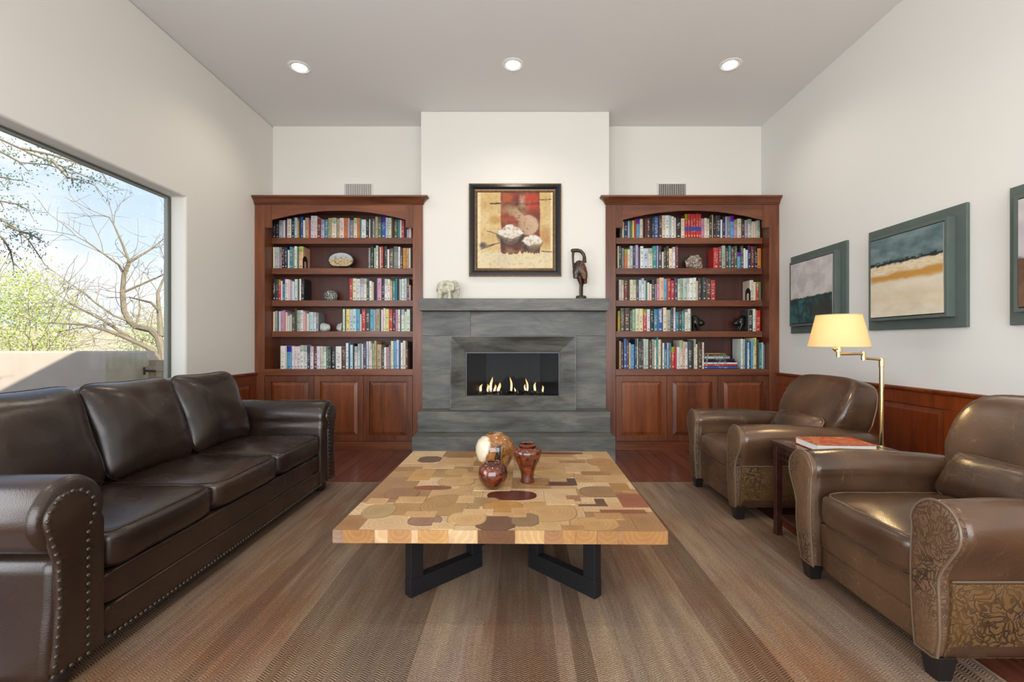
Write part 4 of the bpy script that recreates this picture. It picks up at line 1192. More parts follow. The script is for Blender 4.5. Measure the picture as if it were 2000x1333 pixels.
ROWS = [  # (case, shelf, px from, px to, books)
    ('left', 0, 533, 803.5, "bk75.32 bk75.33 lg85.35 sg38.33 wh52.35 pu52.35 cr115.37 nv80.39 pb80.40 oc50.34 nv40.39 bl65.41 wh55.35 tn100.39 rd50.35 pb85.43 cr95.43 mr95.36 li98.36 tl95.36 kh105.39 cr120.39 kh85.38 cr120.39 or90.39 li60.39 gy105.35 cr95.39 or80.39 tl40.38 wh125.36 bk75.38 wh35.36 dg60.38 gy70.37 tn80.41 gn90.41 bl115.41 pb70.40 cr90.39 br60.39 ol100.37 tl60.36 wh50.35 rd75.34 bk60.33 li55.17 cr75.19"),
    ('left', 1, 532.5, 592, "cr35.41 lg50.41 lg50.41 pk45.41 bk60.42 nv55.41 wh40.36 tl65.42 gy30.40 wh60.43 gn35.40 pe90.43"),
    ('left', 1, 719, 802, "gy50.40 bk65.43 sg45.40 wh50.44 mr30.40 cr30.41 rd45.42 bk35.42 dg50.43 wh45.37 ol90.38 gy95.43 wh45.42 dg55.36 oc70.39 tn50.39 cr45.39"),
    ('left', 2, 532.5, 594, "bk65.42 dg55.41 rd50.41 wh40.38 tl50.42 wh70.41 cr40.41 li45.38 wh40.37 pb70.41 ol35.41 wh40.42 bk70.42"),
    ('left', 2, 682, 802, "rd75.42 cr80.43 wh80.42 pb70.43 wh65.43 dg60.36 wh55.38 pe45.35 bk35.43 nv35.43 pk95.43 bk55.42 wh70.42 wh55.41 pe50.38 tl65.38 tl40.42 bk45.42 lg45.41 wh60.42 pb55.43 mr55.43 cr30.30"),
    ('left', 3, 532.5, 622, "cr45.38 sg55.40 nv25.40 pb45.39 pk60.40 pk30.41 cr40.37 cr50.30 lg55.32 ol60.38 br40.44 sg75.41 wh60.41 pe45.38 pk35.36 wh35.34 lg30.37 pb70.37 wh55.37 gy55.36"),
    ('left', 3, 669, 801, "wh45.43 ol20.43 yl80.43 pb60.43 pb75.43 sk75.43 wh30.33 rd85.43 dg90.43 sk75.43 li40.42 kh90.43 dg25.42 wh40.42 wh45.45 yl75.43 rd75.43 bk55.42 pk55.42 wh45.42 dg20.42 wh70.43 cr40.38 wh75.43"),
    ('left', 4, 553, 678.5, "wh95.44 cr25.44 sk95.44 wh50.43 wh50.42 wh60.43 wh70.45 wh70.44 nv55.44 wh65.43 mr65.43 wh65.43 cr55.43 wh60.43 gn50.42 dg50.42 bk85.43 wh110.43 br80.41"),
    ('left', 4, 679, 801, "wh60.49 bl25.49 pb65.46 bk30.48 wh65.43 pb55.48 gy35.49 pb40.48 pu65.49 pb40.53 wh45.53 cr40.49 sg40.48 tn50.54 tn100.47 dg60.42 wh50.41 pk50.42 gy45.45 cr60.53 sk60.53 pb55.55 bl30.51 wh50.50 cr65.54 br45.52 br20.40"),
    ('right', 0, 1210, 1485, "dg60.20 cr55.31 nv90.33 lg55.33 gn55.34 yl50.34 rd50.36 sk85.37 cr80.37 bk50.38 mr45.38 br80.39 bk50.40 dg55.40 bl110.42 br80.44 cr85.44 wh95.44 lg55.44 wh70.42 cr45.39 bk125.39 cr95.38 RD68.47 RD68.47 RD68.47 RD68.47 RD68.47 RD68.47 pk70.38 cr70.39 cr60.38 dg60.42 tn35.45 bk55.42 dg120.44 wh55.36 nv65.42 li50.41 gy80.42 sk90.43 pk80.36 cr100.38 br85.37 li80.35 cr90.37 cr55.32 cr55.32 lg100.34"),
    ('right', 1, 1206, 1325, "cr30.43 dg55.43 gy55.39 or65.37 cr50.37 lg60.44 dg50.43 li60.45 pu40.40 wh65.43 pb100.39 cr85.39 tl85.44 li30.44 dg70.43 cr40.32 dg50.40 br55.43 cr75.39 wh55.42 mr60.43"),
    ('right', 1, 1394, 1487, "rd105.40 mr60.42 sg75.44 br65.39 tl45.44 br70.42 ol65.44 sk65.31 dg60.44 wh45.39 pb40.36 nv65.44 mr65.43 bk65.43 or80.39"),
    ('right', 2, 1209, 1398, "cr55.40 cr50.40 mr85.40 br35.39 cr70.40 cr65.40 dg55.41 pb60.40 wh50.43 pb35.39 tl30.38 cr50.35 cr45.32 dg60.41 gy45.32 pk55.43 pe95.44 sk65.42 rd80.43 rd70.39 pu70.43 cr50.42 sg65.43 lg85.43 wh45.43 wh80.44 wh65.44 pe40.38 dg65.43 bk30.43 dg75.44 br100.42 rd95.40"),
    ('right', 2, 1465, 1487, "cr75.39 cr50.36 rd55.36 gn50.36"),
    ('right', 3, 1206.5, 1352, "oc50.40 ol85.45 br105.45 gn45.40 sg60.43 cr75.44 cr80.44 rd70.43 wh65.43 bk70.41 tl75.43 TR105.44 cr70.46 sg80.42 dg50.45 wh40.46 tl70.37 br50.38 tl60.39 cr65.37 wh55.44 br25.38"),
    ('right', 3, 1461, 1486, "dg90.42 wh60.43 rd85.41"),
    ('right', 4, 1207, 1371, "tn45.53 br45.51 bl70.57 br45.55 pe40.50 sk75.47 nv45.57 cr35.57 dg60.53 dg40.52 lg55.57 lg55.57 br65.54 sg45.56 wh45.56 tl35.60 cr60.56 br30.54 wh45.49 tl50.48 li40.50 tl40.50 rd75.42 rd40.40 wh60.42 cr75.55 pe40.52 wh60.52 dg90.53 dg30.55 cr40.57 cr40.47 br85.50 cr40.51"),
    ('right', 4, 1443, 1488, "wh45.57 sg45.57 bl35.53 wh40.51 bl40.52 sk45.53 cr40.58 yl45.59 br30.56 tl60.48 pb30.50 gy35.47"),
]
SHELF_WORD = ['top', 'second', 'third', 'fourth', 'bottom']
ONES = ['', 'first', 'second', 'third', 'fourth', 'fifth', 'sixth', 'seventh', 'eighth', 'ninth', 'tenth', 'eleventh', 'twelfth', 'thirteenth', 'fourteenth', 'fifteenth', 'sixteenth', 'seventeenth', 'eighteenth', 'nineteenth']
TENS = {2: ('twentieth', 'twenty'), 3: ('thirtieth', 'thirty'), 4: ('fortieth', 'forty'), 5: ('fiftieth', 'fifty')}
def ordinal(n):
    if n < 20: return ONES[n]
    a, b = divmod(n, 10)
    return TENS[a][0] if b == 0 else TENS[a][1] + '-' + ONES[b]

def cover_material(name, attr, marks=True):
    t = NT(name)
    if attr:
        a = t.node('Attribute', attribute_name='cover'); c = a.outputs[0]
        t.base(c); t.set(rough=0.5)
        return t.mat
    oi = t.node('ObjectInfo'); c = oi.outputs['Color']; R = oi.outputs['Random']
    P = t.sep(t.coord('Object'))
    # lettering-like marks running down the spine
    cv = t.node('CombineXYZ'); t.link(t.math('MULTIPLY', P[0], 1.1), cv.inputs[0]); t.link(t.math('MULTIPLY', P[2], 17.0), cv.inputs[1]); t.link(t.math('MULTIPLY', R, 90.0), cv.inputs[2])
    n = t.noise(cv.outputs[0], 1.6, 2, 0.7)
    mk = t.ramp(n, [(0.52, 0.0), (0.58, 1.0)])
    band = t.math('MULTIPLY', t.math('LESS_THAN', t.math('ABSOLUTE', P[0]), 0.27), t.math('MULTIPLY', t.math('GREATER_THAN', P[2], t.math('ADD', 0.22, t.math('MULTIPLY', R, 0.22))), t.math('LESS_THAN', P[2], t.math('SUBTRACT', 0.93, t.math('MULTIPLY', t.math('FRACT', t.math('MULTIPLY', R, 7.0)), 0.25)))))
    front = t.math('LESS_THAN', P[1], 0.03)
    logo = t.math('MULTIPLY', t.math('LESS_THAN', t.math('ABSOLUTE', t.math('SUBTRACT', P[2], 0.09)), 0.03), t.math('LESS_THAN', t.math('ABSOLUTE', P[0]), 0.2))
    m = t.math('MULTIPLY', front, t.math('MAXIMUM', t.math('MULTIPLY', mk, band), logo))
    bw = t.node('RGBToBW'); t.link(c, bw.inputs[0])
    ink = t.mix(t.math('GREATER_THAN', bw.outputs[0], 0.22), (0.62, 0.60, 0.54), (0.07, 0.06, 0.08))
    # a coloured head panel on some books
    r3 = t.math('FRACT', t.math('MULTIPLY', R, 23.0))
    hs = t.node('HueSaturation'); hs.inputs['Saturation'].default_value = 1.3; hs.inputs['Value'].default_value = 0.6; t.link(c, hs.inputs['Color'])
    t.link(t.math('ADD', 0.3, t.math('MULTIPLY', r3, 0.4)), hs.inputs['Hue'])
    hp = t.math('MULTIPLY', t.math('GREATER_THAN', r3, 0.72), t.math('MULTIPLY', front, t.math('GREATER_THAN', P[2], 0.74)))
    c2 = t.mix(hp, c, hs.outputs[0])
    t.base(t.mix(t.math('MULTIPLY', m, 0.8), c2, ink)); t.set(rough=0.42)
    return t.mat
M['cover'] = cover_material('book_cover', False)
M['cover_stuff'] = cover_material('book_cover_row', True)
def book_geo(mb, T=lambda p: p):
    """unit book: x -.5..+.5 thickness, y 0 (spine) .. 1, z 0..1"""
    bt = 0.09
    def poly(pts, mi):
        mb.mi = mi
        n = len(pts)
        mb.add([T((x, y, 0.0)) for x, y in pts] + [T((x, y, 1.0)) for x, y in pts], [tuple(range(n))[::-1], tuple(range(n, 2 * n))] + [(i, (i + 1) % n, n + (i + 1) % n, n + i) for i in range(n)])
    poly([(-0.5, 1.0), (-0.5, 0.03), (-0.36, 0.006), (0.0, 0.0), (0.36, 0.006), (0.5, 0.03), (0.5, 1.0), (0.5 - bt, 1.0), (0.5 - bt, 0.05), (-0.5 + bt, 0.05), (-0.5 + bt, 1.0)], 0)
    mb.mi = 1
    x0, x1, y0, y1, z0, z1 = -0.5 + bt, 0.5 - bt, 0.05, 0.975, 0.015, 0.978
    mb.add([T(p) for p in ((x0, y0, z0), (x1, y0, z0), (x1, y1, z0), (x0, y1, z0), (x0, y0, z1), (x1, y0, z1), (x1, y1, z1), (x0, y1, z1))],
           [(0, 3, 2, 1), (4, 5, 6, 7), (0, 1, 5, 4), (1, 2, 6, 5), (2, 3, 7, 6), (3, 0, 4, 7)])
mb = MB(); book_geo(mb)
book_me = mb.mesh('book', [M['cover'], M['pages']])
ZSH = [SHELF_Z[0][1], SHELF_Z[1][1], SHELF_Z[2][1], SHELF_Z[3][1], BASE_Z[1]]
rng = random.Random(77)
BOOKS = []
count = {}
for case, sh, p0, p1, spec in ROWS:
    toks = spec.split()
    tot = sum(float(s[2:].split('.')[0]) for s in toks)
    x = (p0 - 1012) * 4.93 / 889; x1 = (p1 - 1012) * 4.93 / 889
    sc = (x1 - x) / tot
    for s in toks:
        w, h = s[2:].split('.')
        w = float(w) * sc; h = float(h) * 0.00556
        count[(case, sh)] = count.get((case, sh), 0) + 1
        code = s[:2]
        BOOKS.append(dict(case=case, sh=sh, x=x + w / 2, w=w - 0.0012, h=h * rng.uniform(0.99, 1.01), code=code, n=count[(case, sh)]))
        x += w
area = sorted((b['w'] * b['h'] for b in BOOKS), reverse=True)
thr = area[291] if len(area) > 291 else 0
stuff_mb = MB(); stuff_cols = []
for b in BOOKS:
    code = {'RD': 'rd', 'TR': 'bl'}.get(b['code'], b['code'])
    name, hx_ = PAL[code]
    c = srgb(hx_)
    c = tuple(min(1.0, v * rng.uniform(0.88, 1.1)) for v in c)
    y = SH_Y + 0.010 + rng.uniform(0, 0.010) if b['sh'] < 4 else FACE + 0.085 + rng.uniform(0, 0.02)
    dep = 0.165 if b['sh'] < 4 else 0.20
    z = ZSH[b['sh']] + 0.0006
    if b['w'] * b['h'] <= thr:
        n0 = len(stuff_mb.f)
        book_geo(stuff_mb, lambda p: (b['x'] + p[0] * b['w'], y + p[1] * dep, z + p[2] * b['h']))
        stuff_cols += [c if m == 0 else (0.8, 0.79, 0.76) for m in stuff_mb.m[n0:]]
        continue
    o = inst('book', book_me, None, (b['x'], y, z), (b['w'], dep, b['h']), color=c)
    size = 'thick' if b['w'] > 0.046 else 'slim' if b['w'] < 0.028 else 'upright'
    lab = '%s %s book, %s from the left on the %s shelf of the %s bookcase' % (size, name, ordinal(b['n']), SHELF_WORD[b['sh']], b['case'])
    if b['code'] == 'TR': lab = 'blue book titled TRUMAN on the fourth shelf of the right bookcase'
    tag(o, lab, 'book', 'books on the %s shelf of the %s bookcase' % (SHELF_WORD[b['sh']], b['case']))
    if b['code'] == 'RD':       # blue band printed across the red set
        s = (b['w'], dep, b['h'])
        q = bpy.data.objects.new('spine_band', None)
        bm_ = MB().box(-0.47, -0.006, 0.30, 0.47, 0.004, 0.46)
        if 'band_me' not in globals(): band_me = bm_.mesh('spine_band', plain('blue_band', srgb('#27409a'), 0.45))
        q = bpy.data.objects.new('spine_band', band_me); COL.objects.link(q); q.parent = o
    if b['code'] == 'TR':
        fc = bpy.data.curves.new('title_lettering', 'FONT'); fc.body = 'TRUMAN'; fc.size = 1.0; fc.align_x = 'CENTER'; fc.align_y = 'CENTER'; fc.extrude = 0.01
        q0 = bpy.data.objects.new('title_curve', fc); COL.objects.link(q0)
        bpy.context.view_layer.update()
        tm = bpy.data.meshes.new_from_object(q0.evaluated_get(bpy.context.evaluated_depsgraph_get()))
        bpy.data.objects.remove(q0)
        tm.materials.clear(); tm.materials.append(plain('title_white', (0.8, 0.8, 0.78), 0.5))
        q = bpy.data.objects.new('title_lettering', tm); COL.objects.link(q)
        q.parent = o
        k = 0.034
        # letters run down the spine
        q.matrix_parent_inverse = Matrix.Diagonal((1 / b['w'], 1 / dep, 1 / b['h'], 1.0)) 
        q.rotation_euler = (math.pi / 2, math.pi / 2, 0)
        q.scale = (k, k, 0.02)
        q.location = (0.0, -0.0012, b['h'] * 0.70)
me = stuff_mb.mesh('slim_books', [M['cover_stuff'], M['cover_stuff']], recalc=False)
at = me.attributes.new('cover', 'FLOAT_COLOR', 'FACE')
for i, c in enumerate(stuff_cols): at.data[i].color = (*c, 1)
so = bpy.data.objects.new('slim_books', me); COL.objects.link(so)
tag(so, 'many slim and small assorted books wedged between the larger ones in both bookcases', 'books', kind='stuff')
# the pile of books lying flat on the bottom shelf of the right bookcase
z = BASE_Z[1] + 0.0006
for k, (code, l0, l1, th, words) in enumerate([('bl', 1372, 1441, 0.026, 'blue book at the bottom of the flat pile in the right bookcase'), ('rd', 1373, 1440, 0.020, 'red book lying second from the bottom of the flat pile'),
                                       ('wh', 1373, 1439, 0.019, 'white book lying third from the bottom of the flat pile'), ('nv', 1374, 1437, 0.015, 'thin navy book in the middle of the flat pile'),
                                       ('bk', 1375, 1434, 0.020, 'black book lying above the thin navy one in the flat pile'), ('lg', 1376, 1425, 0.028, 'light grey book lying near the top of the flat pile'),
                                       ('br', 1378, 1423, 0.022, 'brown book lying second from the top of the flat pile'), ('tn', 1379, 1416, 0.010, 'thin tan book on top of the flat pile in the right bookcase')]):
    L = (l1 - l0) * 0.00550
    xc = ((l0 + l1) / 2 - 1012) * 0.00550
    o = inst('book', book_me, None, (xc - L / 2, FACE + 0.10, z + th / 2), (th, 0.20, L), (0, math.pi / 2, 0), srgb(PAL[code][1]))
    tag(o, words, 'book', 'books lying in a flat pile')
    z += th + 0.0008

# ------------------------------------------------------------------ ornaments on the shelves
def px_x(px, d=4.95): return (px - 1012) * d / 889
ZS = [z + 0.0006 for z in ZSH]
M['bookend_black'] = plain('black_bookend_metal', (0.012, 0.012, 0.013), 0.35, 0.5)
def bookend(x, sgn, sh, label, h=0.14):
    """sheet metal bookend with an arched cut-out: upright plate and foot"""
    t = thing('bookend', label, 'bookend', (x, 4.98, ZS[sh]), group='black metal bookends')
    n = 10; w = 0.055
    out = [(-w, 0.0)] + [(-w * math.cos(math.pi * i / n) , h - w + w * math.sin(math.pi * i / n)) for i in range(n + 1)] + [(w, 0.0)]
    inn = [(-w * 0.45, 0.0)] + [(-w * 0.45 * math.cos(math.pi * i / n), h * 0.42 + w * 0.45 * math.sin(math.pi * i / n)) for i in range(n + 1)] + [(w * 0.45, 0.0)]
    poly = out + inn[::-1]
    MB().prism([(4.98 + a, ZS[sh] + b) for a, b in poly], 'x', x - 0.0015, x + 0.0015).build('upright_plate', M['bookend_black'], t)
    MB().box(min(x, x + sgn * 0.06), 4.96, ZS[sh], max(x, x + sgn * 0.06), 5.0, ZS[sh] + 0.0025).build('foot_plate', M['bookend_black'], t)
bookend(px_x(593.5), 1, 1, 'black arched metal bookend on the second shelf of the left bookcase')
bookend(px_x(596), 1, 2, 'black arched metal bookend on the third shelf of the left bookcase')
bookend(px_x(1463.5), -1, 2, 'black metal bookend on the third shelf of the right bookcase')
M['stone_pale'] = plain('pale_agate', srgb('#b9c0bc'), 0.25, var=0.35, vscale=40)
def rock(name, label, cat, c, r, mat, seed, sh, jag=0.25, cut=None, group=None):
    rg_ = random.Random(seed)
    bm = bmesh.new(); bmesh.ops.create_icosphere(bm, subdivisions=3, radius=1.0)
    for v in bm.verts:
        n = v.co.normalized()
        k = 1 + jag * mnoise.noise(n * 2.2 + Vector((seed, 0, 0))) + jag * 0.5 * mnoise.noise(n * 5 + Vector((0, seed, 0)))
        p = n * k
        p.z = max(p.z, -0.75)
        if cut == 'l': p.x = max(p.x, -0.15)
        if cut == 'r': p.x = min(p.x, 0.15)
        v.co = Vector((p.x * r[0], p.y * r[1], (p.z + 0.75) * r[2]))
    me = bpy.data.meshes.new(name); bm.to_mesh(me); bm.free(); me.materials.append(mat)
    o = bpy.data.objects.new(name, me); COL.objects.link(o); o.location = (c[0], c[1], ZS[sh])
    return tag(o, label, cat, group)
rock('agate_bookend', 'pale grey agate bookend at the right end of the left book row', 'bookend', (px_x(628), 4.985, 0), (0.085, 0.045, 0.052), M['stone_pale'], 2, 3, 0.12, 'l', 'agate bookends')
rock('agate_bookend', 'pale grey agate bookend before the yellow and white books', 'bookend', (px_x(665.5), 4.985, 0), (0.06, 0.045, 0.052), M['stone_pale'], 5, 3, 0.12, 'r', 'agate bookends')
t = NT('crystal_rock'); n = t.noise(t.pos(), 55, 5, 0.7)
t.base(t.ramp(n, [(0.38, srgb('#4d4338')), (0.5, srgb('#8d8170')), (0.62, srgb('#d0c6b4'))])); t.set(rough=0.4); t.bump(n, 0.8, 0.01)
rock('crystal_rock', 'rough grey quartz rock on the second shelf of the right bookcase', 'rock', (px_x(1358.5), 4.99, 0), (0.088, 0.05, 0.085), t.mat, 11, 1, 0.35)
t = NT('silver_filigree'); n = t.noise(t.pos(), 75, 4, 0.6)
t.base(t.ramp(n, [(0.40, srgb('#20221f')), (0.52, srgb('#8c9089')), (0.60, srgb('#e2e4de'))])); t.set(rough=0.3, metal=0.3); t.bump(n, 1.0, 0.01)
rock('silver_ball', 'round silver filigree ornament on the third shelf of the left bookcase', 'ornament', (px_x(642.5), 5.0, 0), (0.072, 0.06, 0.072), t.mat, 3, 2, 0.05)

# ------------------------------------------------------------------ painted surfaces (flat pictures): colours worked out on a fine grid
def fbm(u, v, s, seed=0.0, o=4):
    return mnoise.fractal(Vector((u * s + seed, v * s - seed, seed)), 1.0, 2.0, o) if hasattr(mnoise, 'fractal') else mnoise.noise(Vector((u * s, v * s, seed)))
def mixc(a, b, f):
    f = max(0.0, min(1.0, f)); return tuple(x + (y - x) * f for x, y in zip(a, b))
def sstep(a, b, x):
    k = max(0.0, min(1.0, (x - a) / (b - a))) if a != b else float(x > a); return k * k * (3 - 2 * k)
def inrect(u, v, u0, u1, v0, v1, e=0.012):
    return sstep(u0 - e, u0 + e, u) * (1 - sstep(u1 - e, u1 + e, u)) * sstep(v0 - e, v0 + e, v) * (1 - sstep(v1 - e, v1 + e, v))
def ell(u, v, cu, cv, ru, rv, e=0.1):
    d = math.hypot((u - cu) / ru, (v - cv) / rv); return 1 - sstep(1 - e, 1 + e, d)
def seg_(u, v, a, b, w):
    ax, ay = a; bx, by = b; L = (bx - ax) ** 2 + (by - ay) ** 2
    s = max(0, min(1, ((u - ax) * (bx - ax) + (v - ay) * (by - ay)) / L))
    d = math.hypot(u - ax - s * (bx - ax), v - ay - s * (by - ay)); return 1 - sstep(w * 0.6, w * 1.3, d)
t = NT('canvas_paint'); a = t.node('Attribute', attribute_name='paint'); t.base(a.outputs[0]); t.set(rough=0.55)
t.bump(t.noise(t.pos(), 90, 3), 0.15, 0.003)
M['paint'] = t.mat
def canvas(name, parent, org, du, dv, n, fn, thick):
    """picture grid: org = lower left corner, du/dv = edge vectors, thick = vector to the back"""
    org, du, dv, th = Vector(org), Vector(du), Vector(dv), Vector(thick)
    b = Vector(ORIG.get(parent.name, (0, 0, 0)))
    vs = [tuple(org + du * (i / n) + dv * (j / n) - b) for j in range(n + 1) for i in range(n + 1)]
    fs = [(j * (n + 1) + i, j * (n + 1) + i + 1, (j + 1) * (n + 1) + i + 1, (j + 1) * (n + 1) + i) for j in range(n) for i in range(n)]
    k = len(vs)
    cs = [tuple(org + th - b), tuple(org + du + th - b), tuple(org + du + dv + th - b), tuple(org + dv + th - b)]
    vs += cs
    q = [0, n, (n + 1) * (n + 1) - 1, n * (n + 1)]
    fs += [(k + 3, k + 2, k + 1, k)] + [(q[(i + 1) % 4], q[i], k + i, k + (i + 1) % 4) for i in range(4)]
    me = bpy.data.meshes.new(name); me.from_pydata(vs, [], fs); me.materials.append(M['paint'])
    at = me.attributes.new('paint', 'FLOAT_COLOR', 'POINT')
    for j in range(n + 1):
        for i in range(n + 1):
            at.data[j * (n + 1) + i].color = (*fn(i / n, j / n), 1)
    for i in range(4): at.data[k + i].color = (0.5, 0.45, 0.38, 1)
    o = bpy.data.objects.new(name, me); COL.objects.link(o); o.parent = parent
    return o
S = srgb
def still_life(u0, v0):
    du, dv = 0.010 * fbm(u0, v0, 9, 3.1), 0.010 * fbm(u0, v0, 9, 8.7)
    u, v = u0 + du, v0 + dv
    m = fbm(u, v, 4, 1.0); f = fbm(u, v, 26, 5.0)
    c = mixc(S('#c9a568'), S('#d9c08c'), 0.5 + 0.7 * m)
    c = mixc(c, S('#b98a3c'), ell(u, v, 0.23, 0.64, 0.08, 0.06, 0.5) * 0.9)
    c = mixc(c, S('#b07a3a'), ell(u, v, 0.90, 0.42, 0.07, 0.12, 0.6) * 0.8)
    c = mixc(c, S('#e0d2ac'), (1 - sstep(0.16, 0.26, v + 0.04 * m)) * 0.85)
    c = mixc(c, S('#c9b9a0'), ell(u, v, 0.33, 0.10, 0.12, 0.10, 0.6) * 0.5)
    c = mixc(c, S('#e6d4aa'), max(1 - sstep(0.03, 0.05, u0), sstep(0.965, 0.98, u0)))
    # banner
    edge = 0.20 + 0.035 * fbm(u, 0.0, 34, 2.2)
    ban = inrect(u, v, 0.31, 0.83, edge, 1.2, 0.008)
    bc = mixc(S('#6e2c1c'), S('#8a3a22'), 0.5 + m)
    bc = mixc(bc, S('#b5531f'), inrect(u, v, 0.33, 0.46, 0.87, 0.98, 0.03) * 0.8)
    bc = mixc(bc, S('#c23a18'), inrect(u, v, 0.63, 0.81, 0.78, 0.98, 0.03) * (0.7 + 0.5 * f))
    bc = mixc(bc, S('#d0a888'), inrect(u, v, 0.56, 0.63, 0.78, 0.97, 0.03) * (0.55 + 0.6 * f))
    bc = mixc(bc, S('#a8472a'), inrect(u, v, 0.33, 0.52, 0.62, 0.67, 0.02) * 0.7)
    bc = mixc(bc, S('#3a1a14'), inrect(u, v, 0.31, 0.83, 0.835, 0.86, 0.015) * 0.6)
    bc = mixc(bc, S('#2a1812'), ell(u, v, 0.57, 0.78, 0.07, 0.035, 0.6) * 0.7)
    bc = mixc(bc, S('#4a211a'), (1 - sstep(0.30, 0.5, v)) * 0.8)
    bc = mixc(bc, S('#7a3a24'), inrect(u, v, 0.33, 0.81, 0.20, 0.235, 0.01) * 0.6)
    c = mixc(c, bc, ban)
    # gourd
    g = max(ell(u, v, 0.68, 0.57, 0.135, 0.13, 0.10), inrect(u, v, 0.41, 0.52, 0.69, 0.80, 0.02), seg_(u, v, (0.5, 0.74), (0.62, 0.62), 0.05))
    gc = mixc(S('#8f6a4a'), S('#c9a888'), sstep(0.5, 0.8, u + v * 0.3 - 0.1 + 0.2 * f))
    c = mixc(c, gc, g * 0.95)
    # two bowls of white
    for cu, cv, ru, rv in ((0.44, 0.45, 0.195, 0.135), (0.73, 0.35, 0.135, 0.115)):
        c = mixc(c, S('#33261e'), ell(u + 0.012 * fbm(u, v, 20, 1.7), v, cu, cv - 0.018, ru * 0.94, rv * 0.92, 0.12) * 0.9 * (1 - sstep(cv + 0.02, cv + 0.06, v)))
        c = mixc(c, S('#8a7258'), ell(u, v, cu, cv - 0.03, ru * 0.6, rv * 0.85, 0.1) * 0.4 * (1 - sstep(cv - 0.06, cv - 0.02, v)))
        uu, vv = u + 0.02 * fbm(u, v, 14, 3.3), v + 0.02 * fbm(u, v, 14, 7.7)
        top = 1 - abs((uu - cu) / ru) ** 1.6
        mound = sstep(-0.02, 0.02, top) * (1 - sstep(cv + rv * top * 0.95 - 0.012, cv + rv * top * 0.95 + 0.012, vv)) * sstep(cv - rv * 0.62 * top - 0.012, cv - rv * 0.62 * top + 0.012, vv)
        c = mixc(c, mixc(mixc(S('#a8937c'), S('#efe9dc'), 0.75 + 1.2 * f), S('#c9b59c'), sstep(0.3, 1.0, (cv - vv) / rv + 0.5) * 0.5), mound)
        c = mixc(c, S('#3a2c22'), (1 - sstep(0.006, 0.016, abs(vv - (cv - rv * 0.55 * top) + 0.004 * f))) * sstep(0.0, 0.1, top) * 0.7)
    dk = S('#241a14')
    c = mixc(c, dk, seg_(u, v, (0.17, 0.855), (0.31, 0.858), 0.009))
    c = mixc(c, dk, seg_(u, v, (0.83, 0.90), (0.98, 0.907), 0.006))
    c = mixc(c, dk, seg_(u, v, (0.86, 0.222), (0.99, 0.218), 0.006))
    c = mixc(c, S('#5a4326'), seg_(u, v, (0.08, 0.285), (0.30, 0.335), 0.008))
    c = mixc(c, S('#5a4326'), seg_(u, v, (0.05, 0.245), (0.22, 0.31), 0.006))
    c = mixc(c, S('#4a3440'), ell(u, v, 0.075, 0.30, 0.045, 0.04, 0.5))
    c = mixc(c, S('#6a5030'), seg_(u, v, (0.13, 0.49), (0.25, 0.455), 0.006))
    return mixc(mixc(c, tuple(x * 0.6 for x in c), max(0, f) * 0.8), S('#cbb07c'), max(0, fbm(u, v, 7, 21.0)) * 0.35)
# picture over the mantel
PX0, PX1, PZ0, PZ1 = -0.516, 0.452, 1.828, 2.802
pt = thing('framed_painting', 'framed still life of white bowls and gourd above the mantel', 'painting', ((PX0 + PX1) / 2, BREAST, PZ0))
M['fr_gold'] = plain('frame_bronze_gold', srgb('#6d5030'), 0.35, 0.4, var=0.3, vscale=30)
M['fr_dark'] = plain('frame_blue_black', srgb('#1b2228'), 0.28)
def frame_ring(name, w0, w1, y0, y1, mat, y2=None):
    """mitred frame band between insets w0 (outer) and w1 (inner); y0/y1 = front depth at outer/inner edge"""
    yb = BREAST - 0.001
    R = []
    for (x, z, sx, sz) in ((PX0, PZ0, 1, 1), (PX1, PZ0, -1, 1), (PX1, PZ1, -1, -1), (PX0, PZ1, 1, -1)):
        wm = (w0 + w1) / 2; ym = y2 if y2 is not None else (y0 + y1) / 2
        R.append([(x + sx * w0, yb, z + sz * w0), (x + sx * w0, BREAST - y0, z + sz * w0), (x + sx * wm, BREAST - ym, z + sz * wm), (x + sx * w1, BREAST - y1, z + sz * w1), (x + sx * w1, yb, z + sz * w1)])
    MB().loft(R, closed=True).build(name, mat, pt)
frame_ring('outer_bead', 0.0, 0.014, 0.030, 0.034, M['fr_gold'])
frame_ring('dark_molding', 0.0142, 0.060, 0.034, 0.022, M['fr_dark'], 0.040)
frame_ring('inner_bead', 0.0602, 0.088, 0.026, 0.016, M['fr_gold'], 0.023)
canvas('canvas', pt, (PX0 + 0.0885, BREAST - 0.013, PZ0 + 0.0885), (PX1 - PX0 - 0.177, 0, 0), (0, 0, PZ1 - PZ0 - 0.177), 150, still_life, (0, 0.011, 0))

